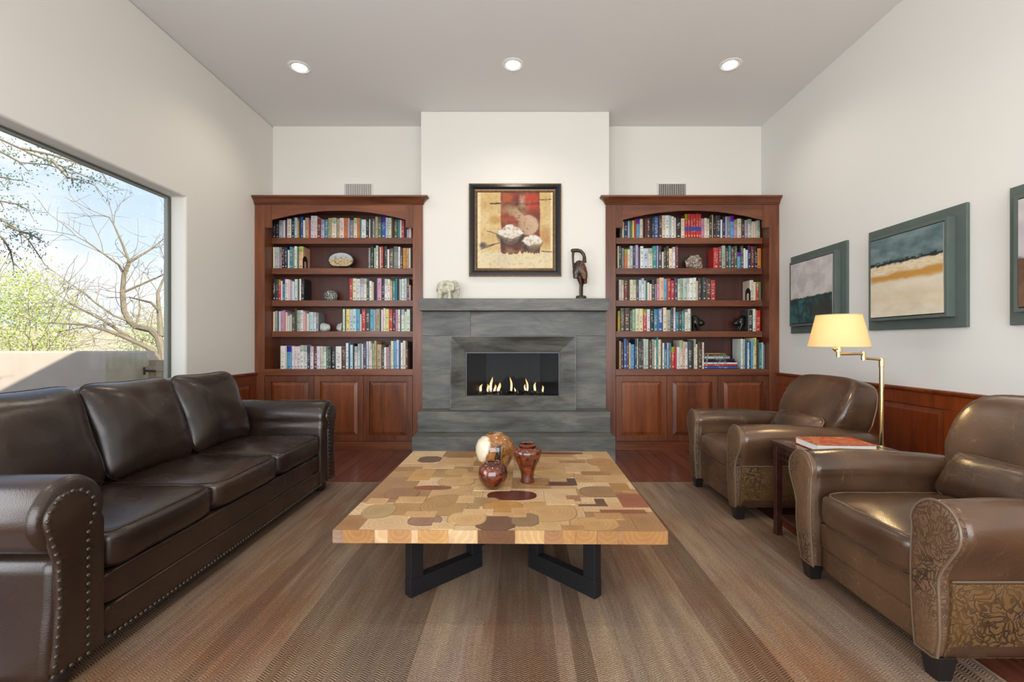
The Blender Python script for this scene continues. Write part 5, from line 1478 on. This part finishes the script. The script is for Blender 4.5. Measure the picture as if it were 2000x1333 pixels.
# three landscape paintings on the right wall
def land1(u, v):
    m = fbm(u, v, 5, 2.0); f = fbm(u, v, 18, 4.0)
    hz = 0.40 + 0.03 * u + 0.015 * f
    sky = mixc(S('#b9b3b4'), S('#cfc9c6'), 0.5 + 1.2 * m + 0.5 * f)
    sea = mixc(S('#203b40'), S('#3d6a6a'), 0.4 + 1.0 * m + 0.5 * f)
    sea = mixc(sea, S('#3a342c'), ell(u, v, 0.80, 0.22, 0.35, 0.14, 0.6) * 0.8)
    c = mixc(sea, sky, sstep(hz - 0.01, hz + 0.01, v))
    return mixc(c, S('#2b3320'), sstep(hz - 0.05, hz - 0.02, v) * (1 - sstep(hz, hz + 0.015, v)) * 0.8)
def land2(u, v):
    m = fbm(u, v * 2.2, 4, 6.0); f = fbm(u, v * 3, 14, 9.0)
    hz = 0.66 + 0.02 * f
    sky = mixc(S('#4f6668'), S('#75898a'), 0.5 + 1.0 * m)
    c = mixc(S('#d8ccb4'), S('#e4dac6'), 0.5 + m)
    c = mixc(c, S('#c79a50'), (1 - sstep(0.0, 0.20, abs(v - 0.22 - 0.05 * m))) * 0.22)
    c = mixc(c, S('#c08a30'), inrect(u, v + 0.03 * m, 0, 1.2, 0.445, 0.545, 0.03) * 0.95)
    c = mixc(c, S('#e2d2ae'), inrect(u, v + 0.02 * m, 0, 1.2, 0.56, 0.635, 0.02) * 0.8)
    c = mixc(c, S('#c79a48'), sstep(0.2, 0.8, f + 0.3) * inrect(u, v, 0, 1.2, 0.55, 0.65, 0.02) * 0.5)
    c = mixc(c, sky, sstep(hz, hz + 0.02, v))
    return mixc(c, S('#1f2620'), inrect(u, v, -0.2, 1.2, hz - 0.008, hz + 0.03 + 0.012 * f, 0.008))
def land3(u, v):
    m = fbm(u, v, 5, 12.0); f = fbm(u, v, 16, 14.0)
    return mixc(mixc(S('#5a4030'), S('#7a5a44'), 0.5 + m), mixc(S('#b8b2b4'), S('#ccc6c6'), 0.5 + m), sstep(0.44, 0.47, v + 0.02 * f))
M['grey_frame'] = plain('slate_painted_frame', srgb('#59655f'), 0.55, var=0.08, vscale=12)
for yc, fn, lab in ((4.16, land1, 'slate framed painting of pale sky over dark teal, behind the lamp'), (3.15, land2, 'slate framed painting with ochre and cream bands, middle of right wall'), (2.135, land3, 'slate framed painting partly cut off at the right edge')):
    z0, z1, h = 1.222, 1.982, 0.387
    t = thing('wall_painting', lab, 'painting', (XR, yc, z0), group='slate framed landscapes on the right wall')
    MB().box(XR - 0.022, yc - h, z0, XR - 0.001, yc + h, z1).build('backing_board', M['grey_frame'], t, bevel=0.003)
    mb = MB(); b0, b1 = 0.068, 0.082
    ring_prism(mb, (yc - h + b0, z0 + b0, yc + h - b0, z1 - b0), (yc - h + b1 + 0.006, z0 + b1 + 0.006, yc + h - b1 - 0.006, z1 - b1 - 0.006), 'x', XR - 0.075, XR - 0.0225)
    mb.build('raised_box_frame', M['grey_frame'], t, bevel=0.002)
    MB().box(XR - 0.066, yc - h + b1 + 0.007, z0 + b1 + 0.007, XR - 0.024, yc + h - b1 - 0.007, z1 - b1 - 0.007).build('shadow_gap', M['gap_shade'], t)  # near-black block painting in the shadow round the canvas
    canvas('canvas', t, (XR - 0.078, yc + h - b1 - 0.012, z0 + b1 + 0.012), (0, -(2 * h - 2 * b1 - 0.024), 0), (0, 0, z1 - z0 - 2 * b1 - 0.024), 90, fn, (0.0115, 0, 0))

# oval painted plaque on a stand
xc = px_x(665.5, 4.97)
t = thing('oval_plaque', 'oval painted plaque of golden trees on a dark stand', 'plaque', (xc, 4.97, ZS[1]))
MB().box(xc - 0.14, 4.945, ZS[1], xc + 0.14, 5.02, ZS[1] + 0.009).box(xc - 0.12, 4.95, ZS[1] + 0.009, xc - 0.09, 5.01, ZS[1] + 0.02).box(xc + 0.09, 4.95, ZS[1] + 0.009, xc + 0.12, 5.01, ZS[1] + 0.02).build('stand', M['black_leg'], t, bevel=0.002)
def oval(rx, rz, n=40): return [(xc + rx * math.cos(2 * math.pi * i / n), ZS[1] + 0.021 + 0.076 + max(-0.070, rz * math.sin(2 * math.pi * i / n))) for i in range(n)]
MB().prism(oval(0.142, 0.088), 'y', 4.972, 5.002).build('rim', M['black_leg'], t, bevel=0.004)
def plq(u, v):
    f = fbm(u, v, 9, 3.0); g_ = fbm(u, v, 30, 6.0)
    sky = mixc(S('#8f9aa4'), S('#b8bcc0'), v)
    tr = mixc(S('#a88a58'), S('#d9c092'), 0.5 + 1.3 * g_)
    tr = mixc(tr, S('#6d6a58'), sstep(0.1, 0.4, f))
    return mixc(sky, tr, 1 - sstep(0.40, 0.62, v - 0.25 * f - 0.18 * (1 - abs(u - 0.5) * 2)))
n = 30; vs, fs, cols = [], [], []
for j in range(n + 1):
    for i in range(40):
        a = 2 * math.pi * i / 40; r = j / n
        x = 0.131 * r * math.cos(a); z = max(-0.066, 0.079 * r * math.sin(a))
        vs.append((x, 4.9705 - 4.97, 0.021 + 0.076 + z)); cols.append(plq(0.5 + x / 0.27, 0.5 + z / 0.16))
for j in range(n):
    for i in range(40): fs.append((j * 40 + i, j * 40 + (i + 1) % 40, (j + 1) * 40 + (i + 1) % 40, (j + 1) * 40 + i))
me = bpy.data.meshes.new('painted_face'); me.from_pydata(vs, [], fs); me.materials.append(M['paint'])
at = me.attributes.new('paint', 'FLOAT_COLOR', 'POINT')
for i, c in enumerate(cols): at.data[i].color = (*c, 1)
o = bpy.data.objects.new('painted_face', me); COL.objects.link(o); o.parent = t

# ------------------------------------------------------------------ carved animals
# stone elephant on the mantel, walking to the right
t = NT('mottled_soapstone'); n1 = t.noise(t.coord('Object'), 30, 5, 0.6); n2 = t.noise(t.coord('Object'), 9, 3)
c = t.ramp(n1, [(0.35, srgb('#8e9286')), (0.5, srgb('#c2bda6')), (0.66, srgb('#dcd6c4'))])
sx_ = t.sep(t.coord('Object'))[0]
c = t.mix(t.ramp(t.math('ADD', sx_, t.math('MULTIPLY', n2, 0.05)), [(0.075, 0.0), (0.115, 0.7)]), c, srgb('#a98050'))
t.base(c); t.set(rough=0.4)
ex, ey, ez = px_x(874, 4.66), 4.66, 1.5786
e = MB()
e.blob((ex - 0.018, ey, ez + 0.122), (0.092, 0.05, 0.070))
e.blob((ex - 0.055, ey, ez + 0.112), (0.055, 0.048, 0.072))
for lx, ly in ((-0.072, -0.026), (-0.062, 0.026), (0.028, -0.026), (0.036, 0.026)):
    e.tube([(ex + lx, ey + ly, ez + 0.0), (ex + lx, ey + ly, ez + 0.03), (ex + lx * 0.95, ey + ly, ez + 0.09)], [0.021, 0.020, 0.028], 12)
e.blob((ex + 0.070, ey, ez + 0.135), (0.044, 0.040, 0.056))
e.tube([(ex + 0.090, ey, ez + 0.14), (ex + 0.110, ey, ez + 0.10), (ex + 0.112, ey, ez + 0.06), (ex + 0.106, ey, ez + 0.030), (ex + 0.084, ey, ez + 0.016)], [0.026, 0.016, 0.012, 0.010, 0.008], 12)
for s_ in (-1, 1):
    e.blob((ex + 0.050, ey + s_ * 0.046, ez + 0.122), (0.030, 0.011, 0.052))
    e.tube([(ex + 0.098, ey + s_ * 0.02, ez + 0.105), (ex + 0.112, ey + s_ * 0.022, ez + 0.092)], [0.006, 0.003], 8)
e.tube([(ex - 0.105, ey, ez + 0.12), (ex - 0.112, ey, ez + 0.07)], [0.007, 0.005], 8)
o = e.build('stone_elephant', t.mat, smooth=True, remesh=0.0036, smooth_it=2)
tag(o, 'small mottled grey and tan stone elephant on the left of the mantel', 'figurine')

# wooden crane on the mantel, neck bent down over its breast
t = NT('dark_carved_wood'); n1 = t.noise(t.coord('Object', (8, 8, 2)), 8, 5, 0.6)
t.base(t.ramp(n1, [(0.35, srgb('#1c120d')), (0.65, srgb('#43291b'))])); t.set(rough=0.3, coat=0.2)
M['carved'] = t.mat
t2 = NT('carved_feathers'); n1 = t2.noise(t2.coord('Object'), 55, 4, 0.6)
t2.base(t2.ramp(n1, [(0.40, srgb('#2c170d')), (0.6, srgb('#7a4a26'))])); t2.set(rough=0.35); t2.bump(n1, 0.6, 0.006)
d = 4.66; sc = d / 889
bx_, bz_ = px_x(1134.5, d), 1.5786
def Q(zx, zy):  # position within the zoomed study of the figure, in metres
    return (bx_ + (zx - 420) * (70 / 811) * sc, bz_ + (1248 - zy) * (70 / 811) * sc)
bird = thing('carved_bird', 'dark carved wooden crane with bent neck on the right of the mantel', 'figurine', (bx_, d, bz_))
e = MB()
def T3(pts, rad, n=12): e.tube([(Q(a, b)[0], d + yy, Q(a, b)[1]) for a, b, yy in pts], rad, n)
T3([(500, 430, 0), (500, 300, 0), (478, 230, 0), (420, 165, 0), (340, 145, 0), (260, 150, 0)], [0.022, 0.018, 0.018, 0.019, 0.020, 0.021])
hx2, hz2 = Q(238, 150); e.blob((hx2, d, hz2), (0.022, 0.020, 0.020))
T3([(245, 170, 0), (240, 300, 0), (245, 460, 0), (262, 600, 0)], [0.014, 0.013, 0.011, 0.010])
Mr = Matrix.Rotation(math.radians(14), 3, 'Y')
cx_, cz_ = Q(400, 560); e.blob((cx_, d, cz_), (0.062, 0.045, 0.088), M=Matrix.Rotation(math.radians(-10), 3, 'Y'))
cx_, cz_ = Q(310, 620); e.blob((cx_, d, cz_), (0.036, 0.036, 0.072))
T3([(315, 700, 0), (305, 785, 0)], [0.034, 0.028])
T3([(380, 740, -0.012), (420, 930, -0.010), (405, 960, -0.010), (400, 1190, -0.010)], [0.034, 0.016, 0.012, 0.012])
T3([(420, 740, 0.014), (455, 930, 0.012), (450, 960, 0.012), (448, 1190, 0.012)], [0.034, 0.016, 0.012, 0.012])
o = e.build('body', M['carved'], bird, smooth=True, remesh=0.0045, smooth_it=2)
e = MB()
for s_ in (-1, 1):
    cx_, cz_ = Q(465, 620); e.blob((cx_, d + s_ * 0.030, cz_), (0.040, 0.022, 0.105), M=Matrix.Rotation(math.radians(-13), 3, 'Y'))
    T3([(500, 720, s_ * 0.02), (525, 900, s_ * 0.01)], [0.024, 0.016])
e.build('wings', t2.mat, bird, smooth=True, remesh=0.0045, smooth_it=2)
MB().lathe([(0, 0.0002), (0.056, 0.0002), (0.060, 0.008), (0.052, 0.030), (0.045, 0.034), (0, 0.034)], 9, (bx_ + 0.002, d, bz_), 1, 0.75).build('base', M['carved'], bird, bevel=0.002)

# bronze animal bookends facing each other
M['bronze'] = plain('dark_bronze', (0.035, 0.034, 0.028), 0.28, 0.75)
for x, s_, lab in ((px_x(1354), 1, 'dark bronze animal head bookend facing right, fourth shelf'), (px_x(1458.2), -1, 'dark bronze animal head bookend facing left, fourth shelf')):
    z0 = ZS[3]
    t = thing('animal_bookend', lab, 'bookend', (x, 4.99, z0), group='bronze animal bookends')
    y0 = 4.985
    MB().box(min(x, x + s_ * 0.10), y0 - 0.04, z0, max(x, x + s_ * 0.10), y0 + 0.04, z0 + 0.008).box(min(x, x + s_ * 0.008), y0 - 0.04, z0 + 0.008, max(x, x + s_ * 0.008), y0 + 0.04, z0 + 0.17).build('base_plate', M['bronze'], t, bevel=0.002)
    e = MB()
    e.blob((x + s_ * 0.040, y0, z0 + 0.105), (0.048, 0.036, 0.050))
    e.tube([(x + s_ * 0.014, y0, z0 + 0.17), (x + s_ * 0.045, y0, z0 + 0.13)], [0.016, 0.036], 12)
    e.blob((x + s_ * 0.098, y0 - 0.006, z0 + 0.090), (0.032, 0.032, 0.032))
    e.tube([(x + s_ * 0.105, y0 - 0.008, z0 + 0.088), (x + s_ * 0.132, y0 - 0.012, z0 + 0.080)], [0.022, 0.015], 12)
    for q in (-1, 1):
        e.blob((x + s_ * 0.088, y0 + q * 0.028, z0 + 0.122), (0.008, 0.012, 0.014))
        e.tube([(x + s_ * 0.040, y0 + q * 0.022, z0 + 0.09), (x + s_ * 0.058, y0 + q * 0.024, z0 + 0.045), (x + s_ * 0.072, y0 + q * 0.024, z0 + 0.009)], [0.022, 0.015, 0.013], 12)
    e.build('figure', M['bronze'], t, smooth=True, remesh=0.004, smooth_it=2)
# ------------------------------------------------------------------ outside the window
M['sand'] = plain('pale_desert_ground', srgb('#b9a98c'), 0.95, var=0.15, vscale=0.8)
M['stucco'] = plain('tan_stucco', srgb('#b3a494'), 0.95, var=0.05, vscale=3, bump=0.2, bscale=50)
M['patio'] = plain('patio_paving', srgb('#a89a88'), 0.9, var=0.08, vscale=2)
struct('ground_patio', MB().box(-16, -8, -0.3, XL - 0.165, 9.0, -0.14), M['patio'])
# rising desert behind the wall
vs, fs = [], []
nx, ny = 40, 30
for j in range(ny + 1):
    for i in range(nx + 1):
        x = -60 + 58 * i / nx; y = 9.0 + 60 * (j / ny) ** 1.4
        h = -0.25 + 2.6 * sstep(13, 50, y) * (1 + 0.6 * mnoise.noise(Vector((x * 0.05, y * 0.05, 1)))) + 0.25 * mnoise.noise(Vector((x * 0.3, y * 0.3, 4)))
        vs.append((x, y, h))
for j in range(ny):
    for i in range(nx): fs.append((j * (nx + 1) + i, j * (nx + 1) + i + 1, (j + 1) * (nx + 1) + i + 1, (j + 1) * (nx + 1) + i))
m = MB().add(vs, fs); struct('ground_desert', m, M['sand'], smooth=True)

def rounded_wall(x0, x1, y0, y1, z1, r=0.05):
    mb = MB()
    pr = [(y0, -0.25), (y0, z1 - r)] + [(y0 + r - r * math.cos(a), z1 - r + r * math.sin(a)) for a in (0.4, 0.8, 1.2, 1.57)] + [(y1 - r + r * math.sin(a), z1 - r + r * math.cos(a)) for a in (0.0, 0.4, 0.8, 1.2)] + [(y1, z1 - r), (y1, -0.25)]
    mb.prism(pr, 'x', x0, x1)
    return mb
o = rounded_wall(-16, -6.95, 8.5, 8.72, 0.985).build('patio_wall', M['stucco'], smooth=True)
tag(o, 'low tan stucco patio wall half in shadow outside the window', 'wall')
def pill(a, b, c): return (-7.19 + a * 0.27, 8.40 + b * 0.22, 0.35 + c * 0.58)
o = MB().cushion(pill, 7, 12).build('gate_pillar', plain('weathered_stucco', srgb('#a09478'), 0.95, var=0.1, vscale=4, bump=0.2), smooth=True)
tag(o, 'rounded stucco pillar beside the wooden gate outside', 'pillar')
gt = thing('garden_gate', 'pale wooden slat gate with iron hinges outside', 'gate', (-6.4, 8.45, -0.14))
M['gate_wood'] = plain('weathered_gate_wood', srgb('#8f7e62'), 0.85, var=0.12, vscale=6)
for k in range(8):
    x = -6.86 + k * 0.13
    MB().box(x, 8.44, -0.08, x + 0.122, 8.465, 0.82).build('slat', M['gate_wood'], gt)
for z in (0.08, 0.62): MB().box(-6.87, 8.41, z, -5.82, 8.439, z + 0.09).build('rail', M['gate_wood'], gt)
for z in (0.20, 0.60):
    MB().box(-6.90, 8.395, z, -6.70, 8.409, z + 0.035).tube([(-6.895, 8.40, z - 0.05), (-6.895, 8.40, z + 0.09)], 0.018, 8).build('hinge', M['iron'], gt)

def leaf_cloud(mb, pts, rng, size, n_per):
    for (p, spread) in pts:
        for k in range(n_per):
            q = Vector(p) + Vector((rng.gauss(0, 1), rng.gauss(0, 1), rng.gauss(0, 1))) * spread
            a = Vector((rng.gauss(0, 1), rng.gauss(0, 1), rng.gauss(0, 1))).normalized() * size * rng.uniform(0.6, 1.4)
            b = a.orthogonal().normalized() * size * 0.2
            mb.add([tuple(q - a * 0.5), tuple(q + b), tuple(q + a * 0.5), tuple(q - b)], [(0, 1, 2, 3)])
def grow(mb, tips, p, d, L, r, depth, rng, bend=0.35):
    """branch of a few bent joints that forks; returns tips"""
    pts, rad = [p.copy()], [r]
    n = 4
    for i in range(n):
        d = (d + Vector((rng.gauss(0, 1), rng.gauss(0, 1), rng.gauss(0, 0.8))) * bend * 0.35).normalized()
        p = p + d * (L / n)
        pts.append(p.copy()); rad.append(max(0.0025, r * (1 - 0.4 * (i + 1) / n)))
        if depth > 0 and i >= 1 and rng.random() < 0.75:
            dd = (d + Vector((rng.gauss(0, 1), rng.gauss(0, 1), rng.gauss(0, 1))) * 0.75).normalized()
            grow(mb, tips, p.copy(), dd, L * rng.uniform(0.5, 0.75), max(0.0025, r * 0.55), depth - 1, rng, bend)
    mb.tube([tuple(q) for q in pts], rad, 5)
    tips.append(p)
    if depth > 0:
        for k in range(2):
            dd = (d + Vector((rng.gauss(0, 1), rng.gauss(0, 1), rng.gauss(0, 1))) * 0.45).normalized()
            grow(mb, tips, p.copy(), dd, L * rng.uniform(0.55, 0.8), max(0.0025, r * 0.6), depth - 1, rng, bend)
def leafmat(name, c0, c1):
    t = NT(name)
    n = t.noise(t.pos(), 3.0, 3)
    col = t.ramp(n, [(0.35, c0), (0.65, c1)])
    df = t.node('BsdfDiffuse'); tl = t.node('BsdfTranslucent'); ms = t.node('MixShader'); ms.inputs[0].default_value = 0.45
    t.link(col, df.inputs[0]); t.link(col, tl.inputs[0]); t.link(df.outputs[0], ms.inputs[1]); t.link(tl.outputs[0], ms.inputs[2]); t.link(ms.outputs[0], t.out.inputs[0])
    return t.mat
M['bark'] = plain('grey_bark', srgb('#6b6250'), 0.9, var=0.2, vscale=8)
M['leaf_lime'] = leafmat('yellow_green_leaves', srgb('#93a552'), srgb('#c4cd7c'))
M['leaf_dark'] = leafmat('blue_green_leaves', srgb('#35524c'), srgb('#557a5c'))
M['leaf_pale'] = leafmat('dry_pale_twigs', srgb('#bdb594'), srgb('#ddd7bf'))
M['leaf_sage'] = leafmat('sage_leaves', srgb('#a5ae80'), srgb('#c9cea6'))

# bare crooked tree behind the wall: main limbs laid out, twigs grown on them
rng = random.Random(12)
D = 10.2
def W(zx, zy, dy=0.0):   # limb joints, drawn up from a study of the tree
    px, py = zx * 0.4277, 230 + zy * 0.4277
    return Vector(((px - 1012) * (D + dy) / 889, D + dy, 1.12 - (py - 672) * (D + dy) / 889))
tr = thing('bare_tree', 'bare crooked desert tree behind the patio wall', 'tree', (-7.9, D, -0.2))
LIMBS = [([(750, 1200), (740, 1065), (722, 1000), (690, 970), (620, 955), (590, 930), (566, 880), (560, 800), (566, 720), (590, 660)], 0.16, 0.07, 0.0),
         ([(590, 660), (640, 630), (690, 600), (740, 560)], 0.06, 0.02, 0.5), ([(590, 660), (560, 580), (520, 490), (498, 455)], 0.055, 0.015, -0.2),
         ([(560, 705), (540, 670), (470, 620), (400, 570), (345, 540)], 0.05, 0.012, -0.5), ([(745, 1120), (690, 1060), (640, 1035), (560, 1000), (480, 970), (380, 945), (270, 940)], 0.13, 0.03, -0.8),
         ([(640, 1038), (560, 985), (480, 930), (400, 890), (320, 850)], 0.08, 0.03, -0.4), ([(735, 1000), (725, 880), (720, 800), (745, 740)], 0.11, 0.04, 0.4),
         ([(725, 880), (690, 845), (590, 820)], 0.06, 0.03, 0.2), ([(560, 800), (650, 760), (740, 720), (790, 700)], 0.05, 0.02, 0.3), ([(590, 930), (520, 905), (440, 850), (380, 800)], 0.05, 0.02, -0.6), ([(620, 955), (640, 870), (630, 800)], 0.04, 0.015, 0.2)]
tips = []; tw = MB()
for pts, r0, r1, dy in LIMBS:
    P_ = [W(a, b, dy * i / max(1, len(pts) - 1)) for i, (a, b) in enumerate(pts)]
    n = len(P_)
    MB().tube([tuple(p) for p in P_], [0.55 * (r0 + (r1 - r0) * i / (n - 1)) for i in range(n)], 7).build('limb', M['bark'], tr, smooth=True)
    for i in range(2, n):
        for k in range(2):
            d_ = (P_[i] - P_[i - 1]).normalized() + Vector((rng.gauss(0, 0.7), rng.gauss(0, 0.7), rng.gauss(0.2, 0.6)))
            grow(tw, tips, P_[i].copy(), d_.normalized(), rng.uniform(0.4, 0.8), 0.008, 1, rng, 0.5)
o = tw.build('twigs', M['bark'], tr); o['kind'] = 'stuff'
lm = MB(); leaf_cloud(lm, [(tuple(p), 0.16) for p in tips if rng.random() < 0.6], rng, 0.035, 5)
o = lm.build('sparse_leaves', M['leaf_sage'], tr); o['kind'] = 'stuff'

def bush(name, label, cat, c, rx, rz, mat, seed, n, size, stems=7, group=None):
    rg_ = random.Random(seed)
    t = thing(name, label, cat, (c[0], c[1], c[2]), group=group)
    st = MB(); tp = []
    for k in range(stems):
        d_ = Vector((rg_.gauss(0, 0.55) * rx, rg_.gauss(0, 0.5) * rx, rz)).normalized()
        grow(st, tp, Vector((c[0] + rg_.gauss(0, 0.1), c[1] + rg_.gauss(0, 0.1), c[2] - 0.05)), d_, rz * 0.65, 0.018, 2, rg_, 0.5)
    o = st.build('stems', M['bark'], t); o['kind'] = 'stuff'
    pts = []
    for k in range(n):
        a = rg_.uniform(0, 6.283); rr = rg_.random() ** 0.5; h = rg_.random()
        pts.append(((c[0] + rx * rr * math.cos(a) * math.sin(0.5 + 2.2 * h), c[1] + rx * 0.7 * rr * math.sin(a), c[2] + rz * (0.12 + 0.95 * h)), 0.16 * rx))
    lm = MB(); leaf_cloud(lm, pts, rg_, size, 11)
    o = lm.build('foliage', mat, t); o['kind'] = 'stuff'
    return t
bush('green_tree', 'yellow-green leafy desert tree at the left edge of the window view', 'tree', (-13.0, 11.6, -0.2), 1.5, 2.9, M['leaf_lime'], 5, 640, 0.075, 7)
G = 'dry desert shrubs beyond the patio wall'
for k, (x, y, rx, rz, mat, lab) in enumerate([(-11.9, 15.0, 1.2, 1.7, 'leaf_sage', 'sage green shrub behind the patio wall, beside the yellow-green tree'), (-19.0, 18.5, 1.8, 3.0, 'leaf_pale', 'tall pale shrub far behind the yellow-green tree'),
                                              (-14.6, 19.0, 1.5, 2.4, 'leaf_pale', 'pale dry shrub in the distance between green tree and bare tree'), (-12.0, 19.5, 1.0, 2.0, 'leaf_pale', 'pale dry shrub behind the bare tree limbs'),
                                              (-9.6, 12.8, 0.8, 1.0, 'leaf_sage', 'small sage shrub under the bare tree limbs'), (-16.0, 25.0, 2.6, 3.0, 'leaf_pale', 'widest pale shrub on the far desert slope')]):
    bush('desert_shrub', lab, 'shrub', (x, y, -0.2 + 0.04 * max(0, y - 13)), rx, rz, M[mat], 30 + k, 520, 0.075, 6, G)

# nearer tree whose leafy twigs hang into the top of the window
rng = random.Random(8)
ot = thing('overhanging_tree', 'leafy tree outside with twigs hanging into the top of the window view', 'tree', (-7.6, 4.9, -0.14))
MB().tube([(-7.6, 4.9, -0.14), (-7.5, 4.92, 1.2), (-7.3, 4.95, 2.4), (-7.1, 5.0, 3.3), (-6.7, 5.0, 3.9)], [0.12, 0.10, 0.09, 0.07, 0.05], 8).build('trunk', M['bark'], ot, smooth=True)
tips = []; st = MB(); lp_ = []
def V5(px, py, d_=5.0): return Vector(((px - 1012) * d_ / 889, d_, 1.12 - (py - 672) * d_ / 889))
for pts in ([(-80, 180), (0, 272), (60, 300), (120, 325), (180, 350), (232, 368)], [(-80, 200), (-10, 290), (40, 318), (95, 322), (140, 340)], [(40, 290), (90, 300), (150, 318), (200, 338)], [(100, 312), (130, 345), (160, 352), (185, 362)],
            [(-60, 330), (0, 393), (30, 398), (55, 410)], [(-60, 380), (-5, 425), (30, 445), (55, 468), (80, 505)], [(-30, 440), (5, 465), (20, 490), (25, 512)], [(-20, 345), (0, 345), (20, 350), (45, 353)], [(10, 440), (40, 452), (65, 460), (80, 470)]):
    P_ = [V5(a, b, 5.0 + 0.1 * i) for i, (a, b) in enumerate(pts)]
    n = len(P_)
    st.tube([tuple(p) for p in P_], [0.014 * (1 - 0.75 * i / n) for i in range(n)], 5)
    for i in range(1, n):
        for k in range(6): lp_.append((tuple(P_[i - 1].lerp(P_[i], rng.random())), 0.045))
        for k in range(2):
            d_ = Vector((rng.gauss(0.3, 0.6), rng.gauss(0, 0.5), rng.gauss(-0.5, 0.5))).normalized()
            q = P_[i] + d_ * rng.uniform(0.08, 0.2); st.tube([tuple(P_[i]), tuple(q)], [0.004, 0.002], 4); lp_.append((tuple(q), 0.03))
st.tube([(-6.9, 5.0, 3.6), tuple(V5(-80, 180))], [0.05, 0.014], 6)
st.tube([(-7.1, 5.0, 3.3), tuple(V5(-60, 330))], [0.04, 0.014], 6)
st.tube([(-7.3, 4.95, 2.6), tuple(V5(-60, 380))], [0.04, 0.014], 6)
o = st.build('branches', M['bark'], ot); o['kind'] = 'stuff'
lm = MB(); leaf_cloud(lm, lp_, rng, 0.030, 5)
o = lm.build('leaves', M['leaf_dark'], ot); o['kind'] = 'stuff'
